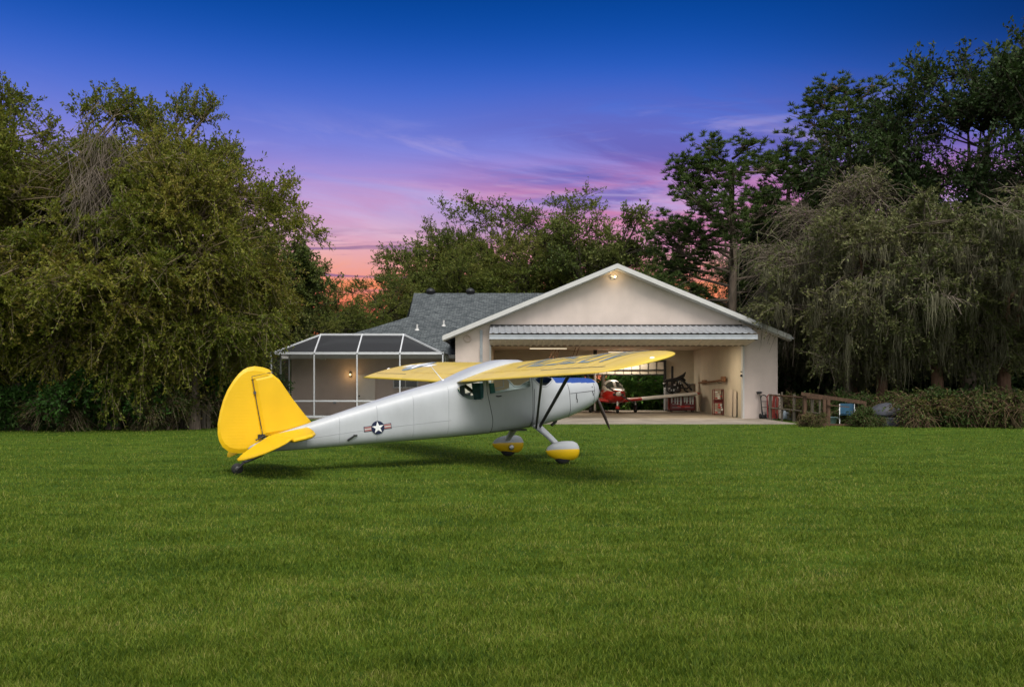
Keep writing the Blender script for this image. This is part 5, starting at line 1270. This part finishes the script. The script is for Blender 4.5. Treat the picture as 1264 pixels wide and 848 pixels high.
# the wood's dark interior, one mass nobody could count
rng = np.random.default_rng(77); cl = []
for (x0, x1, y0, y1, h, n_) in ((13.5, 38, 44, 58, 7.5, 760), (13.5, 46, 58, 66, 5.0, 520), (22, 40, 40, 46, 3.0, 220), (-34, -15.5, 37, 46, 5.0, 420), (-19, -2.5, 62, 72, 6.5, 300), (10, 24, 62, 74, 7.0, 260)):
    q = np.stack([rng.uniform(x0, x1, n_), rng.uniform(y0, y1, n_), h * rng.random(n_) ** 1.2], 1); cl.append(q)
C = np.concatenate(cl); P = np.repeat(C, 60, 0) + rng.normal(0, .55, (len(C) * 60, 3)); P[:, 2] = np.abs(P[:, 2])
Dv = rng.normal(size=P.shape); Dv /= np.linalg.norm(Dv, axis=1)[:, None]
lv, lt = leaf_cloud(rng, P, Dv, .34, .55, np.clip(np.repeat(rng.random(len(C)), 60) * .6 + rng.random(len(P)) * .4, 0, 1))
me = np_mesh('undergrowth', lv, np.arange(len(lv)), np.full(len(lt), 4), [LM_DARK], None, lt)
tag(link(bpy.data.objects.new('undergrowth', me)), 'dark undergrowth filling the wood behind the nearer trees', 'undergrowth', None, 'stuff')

# brush hedge along the right lawn edge
K1 = Tree(61, 1.12, 1.15, .05, 85, 13, 8, .6, .10, .5, .55, .2, .3, 4, .8, .03, 6, 0, .30).make('bramble_bush', LM_BRUSH, TW_BR, BARK, None, 'x', 'brambles along the right lawn edge', 'bush')
K2 = Tree(62, 1.1, 1.1, .05, 80, 13, 12, .5, .11, .5, .5, .2, .3, 4, .8, .03, 6, 0, .12).make('bramble_bush', LM_GREEN2, TW_BR, BARK, None, 'x', 'brambles along the right lawn edge', 'bush')
hk = [(K2, 1062, 35.2, .8, 0, 'green bramble behind the grey dome shelter'), (K1, 1140, 32.9, .95, 1, 'reddish brown bramble right of the leaning pale pole'), (K2, 1160, 33.3, 1.0, 2, 'green bramble second right of the leaning pale pole'),
      (K1, 1178, 33.0, 1.0, 3, 'twiggy brown bramble left of the bent pale vine'), (K2, 1206, 33.4, .95, 4, 'leafy green bramble behind the bent pale vine'), (K1, 1236, 33.0, 1.02, 5, 'brown bramble right of the bent pale vine'), (K1, 1268, 33.2, 1.1, .5, 'brown bramble cut by the right picture edge'),
      (K2, 1300, 33.0, 1.1, 1.5, 'green bramble beyond the right picture edge'), (K2, 1068, 33.0, .52, 2.7, 'small green bramble in front of the grey dome shelter'), (K1, 1000, 32.9, .40, 5.7, 'small brown bramble at the foot of the first post of the timber pen'), (K1, 1000, 37.4, .9, 2.2, 'brown bramble behind the weathered post fence'), (K2, 1040, 36.4, .9, 3.7, 'green bramble behind the timber pen'), (K1, 1090, 35.8, 1.0, 4.7, 'brown bramble behind the dome shelter and pole')]
seen = set()
for src, px, d_, sc, rz, lab in hk: place(src, src.name in seen, X_(px, d_), d_, sc, rz, lab); seen.add(src.name)
mb = MB(); d_ = 32.4
mb.tube([(.25, 0, 0), (.40, .05, .35), (.52, 0, .62), (.38, .05, .95), (.05, .1, 1.2), (-.1, .1, 1.45)], [.035, .032, .03, .026, .02, .012], 7); mb.tube([(.50, .05, .6), (.6, .1, 1.0), (.78, .1, 1.25), (.8, .1, 1.6)], [.022, .02, .016, .01], 6)
o = mb.build('vine_stem', [TW_TAN, ]); o.location = (X_(1190, d_), d_, 0); tag(o, 'thick pale vine stem bent over the brambles at the lawn edge', 'vine')
# big-leaved plants seen through the rear door of the hangar
PL = Tree(71, 2.3, 1.6, .1, 70, 10, 9, .9, .34, .28, .6, .5, .3, 5, .6, .04, 5, 0).make('garden_shrub', LM_PLANT, TW_GREY, BARK, None, 'x', 'shrubs beyond the rear door of the hangar', 'shrub')
for i, (x, y, sc, lab) in enumerate(((7.7, 54.6, 1.0, 'bright green shrub beyond the rear hangar door right of the red plane'), (6.2, 54.6, 1.05, 'green shrub beyond the rear hangar door behind the red plane'), (9.2, 54.8, 1.0, 'green shrub beyond the rear hangar door beside the tool chest'), (4.2, 54.5, 1.0, 'green shrub beyond the rear hangar door behind the grey plane nose'), (2.4, 54.8, 1.0, 'leftmost green shrub beyond the rear hangar door'))):
    place(PL, i > 0, x, y, sc, i * 1.3, lab)

# ------------------------------------------------------------------ ground and grass
m, nt, b = newmat('lawn_turf'); N = nt.nodes; L = nt.links
tc = N.new('ShaderNodeTexCoord')
def noise(scale, det, st, rough=.6):
    mp = N.new('ShaderNodeMapping'); mp.inputs['Scale'].default_value = st; L.new(tc.outputs['Object'], mp.inputs[0])
    nz = N.new('ShaderNodeTexNoise'); nz.inputs['Scale'].default_value = scale; nz.inputs['Detail'].default_value = det; nz.inputs['Roughness'].default_value = rough; L.new(mp.outputs[0], nz.inputs['Vector']); return nz.outputs[0]
n1 = noise(1.15, 8, (.7, 1.5, 1), .74); n2 = noise(14, 8, (1, 1, 1), .8)
r1 = N.new('ShaderNodeValToRGB'); r1.color_ramp.elements[0].position = .36; r1.color_ramp.elements[1].position = .64; r1.color_ramp.elements[0].color = (.028, .062, .006, 1); r1.color_ramp.elements[1].color = (.085, .145, .013, 1)
r2 = N.new('ShaderNodeValToRGB'); r2.color_ramp.elements[0].position = .35; r2.color_ramp.elements[1].position = .65; r2.color_ramp.elements[0].color = (.62, .64, .6, 1); r2.color_ramp.elements[1].color = (1.25, 1.22, 1.2, 1)
L.new(n1, r1.inputs[0]); L.new(n2, r2.inputs[0])
mx = N.new('ShaderNodeMixRGB'); mx.blend_type = 'MULTIPLY'; mx.inputs[0].default_value = 1; L.new(r1.outputs[0], mx.inputs[1]); L.new(r2.outputs[0], mx.inputs[2]); L.new(mx.outputs[0], b.inputs['Base Color'])
b.inputs['Roughness'].default_value = .95; b.inputs['Specular IOR Level'].default_value = .1
bp = N.new('ShaderNodeBump'); bp.inputs['Strength'].default_value = .7; bp.inputs['Distance'].default_value = .05; L.new(n2, bp.inputs['Height']); L.new(bp.outputs[0], b.inputs['Normal'])
mb = MB(); mb.add([(-900, -300, 0), (900, -300, 0), (900, 1500, 0), (-900, 1500, 0)], [(0, 1, 2, 3)])
tag(mb.build('ground', m), kind='structure')

LM_GRASS = leaf_mat('grass_blades', [(.048, .090, .007), (.118, .178, .013), (.192, .242, .025), (.29, .28, .075)], .4, .6, 1.25)
rng = np.random.default_rng(99)
def vnoise(x, y, seed):
    r_ = np.random.default_rng(seed).random((256, 256)); xi = np.floor(x).astype(int); yi = np.floor(y).astype(int); fx = x - xi; fy = y - yi; fx = fx * fx * (3 - 2 * fx); fy = fy * fy * (3 - 2 * fy)
    g = lambda a, b_: r_[a % 256, b_ % 256]
    return (g(xi, yi) * (1 - fx) + g(xi + 1, yi) * fx) * (1 - fy) + (g(xi, yi + 1) * (1 - fx) + g(xi + 1, yi + 1) * fx) * fy
NB = 1000000
iv = rng.uniform(1 / 34.6, 1 / 3.4, NB); y = 1 / iv; x = rng.uniform(-1, 1, NB) * (.64 * y + 2.6)
tuft = .6 * vnoise(x * 2.2, y * 2.2, 1) + .4 * vnoise(x * 7, y * 7, 2)
kp = (rng.random(NB) < .35 + .9 * tuft); x, y, tuft = x[kp], y[kp], tuft[kp]; n = len(x)
hh = (.019 + .027 * tuft) * rng.uniform(.55, 1.4, n); wd = .0018 * (y / 4.0) ** .75 * rng.uniform(.7, 1.3, n)
a = rng.random(n) * 6.283; la = vnoise(x * 1.6, y * 1.6, 3) * 9 + rng.normal(0, 1.9, n); ln = rng.uniform(.25, 1.0, n) * hh
B0 = np.stack([x, y, np.zeros(n)], 1); S = np.stack([np.cos(a), np.sin(a), np.zeros(n)], 1) * wd[:, None]; Ld = np.stack([np.cos(la) * ln, np.sin(la) * ln, np.zeros(n)], 1)
Md = B0 + Ld * .35 + np.array([0, 0, 1]) * (hh * .6)[:, None]; Tp = B0 + Ld + np.array([0, 0, 1]) * hh[:, None]
V = np.stack([B0 - S, B0 + S, Md + S * .8, Md - S * .8, Tp], 1).reshape(-1, 3)
base = np.arange(n)[:, None] * 5
lp_ = np.concatenate([base + np.array([[0, 1, 2, 3]]), base + np.array([[3, 2, 4]])], 1).ravel()
ct = np.tile([4, 3], n)
tint = np.repeat(np.clip(.44 + rng.normal(0, .24, n) + (tuft - .5) * -.25, 0, 1), 2)
me = np_mesh('grass', V, lp_, ct, [LM_GRASS], None, tint)
o = tag(link(bpy.data.objects.new('grass', me)), 'short mown green grass of the wide lawn', 'grass', None, 'stuff')

# ------------------------------------------------------------------ every loose piece of these parts becomes a part of its own
def split_loose(o):
    me = o.data; n = len(me.vertices); par = list(range(n))
    def fd(i):
        while par[i] != i: par[i] = par[par[i]]; i = par[i]
        return i
    for p in me.polygons:
        a_ = fd(p.vertices[0])
        for v in p.vertices[1:]: par[fd(v)] = a_
    gr = {}
    for p in me.polygons: gr.setdefault(fd(p.vertices[0]), []).append(p)
    if len(gr) < 2: return
    gl_ = list(gr.values())
    for k, ps in enumerate(gl_):
        mp_ = {}; vs = []; fs = []
        for p in ps:
            f = []
            for v in p.vertices:
                if v not in mp_: mp_[v] = len(vs); vs.append(tuple(me.vertices[v].co))
                f.append(mp_[v])
            fs.append(f)
        m2 = bpy.data.meshes.new(o.name.split('.')[0]); m2.from_pydata(vs, [], fs)
        for m_ in me.materials: m2.materials.append(m_)
        m2.polygons.foreach_set('material_index', [p.material_index for p in ps]); m2.polygons.foreach_set('use_smooth', [p.use_smooth for p in ps]); m2.update()
        if k == 0: first = m2
        else:
            c = link(bpy.data.objects.new(o.name.split('.')[0], m2)); c.parent = o.parent; c.matrix_parent_inverse = o.matrix_parent_inverse.copy(); c.location = o.location
    o.data = first
SPLIT = ('door_jamb', 'ceiling_brace', 'window_frame', 'exhaust_pipe', 'cooling_inlet', 'frame_post', 'frame_beam', 'door_edge_rail', 'fascia', 'panel_seam', 'loose_part', 'drawer_handle', 'door_latch', 'white_stripe')
for o in list(bpy.data.objects):
    if o.type == 'MESH' and o.name.split('.')[0] in SPLIT: split_loose(o)
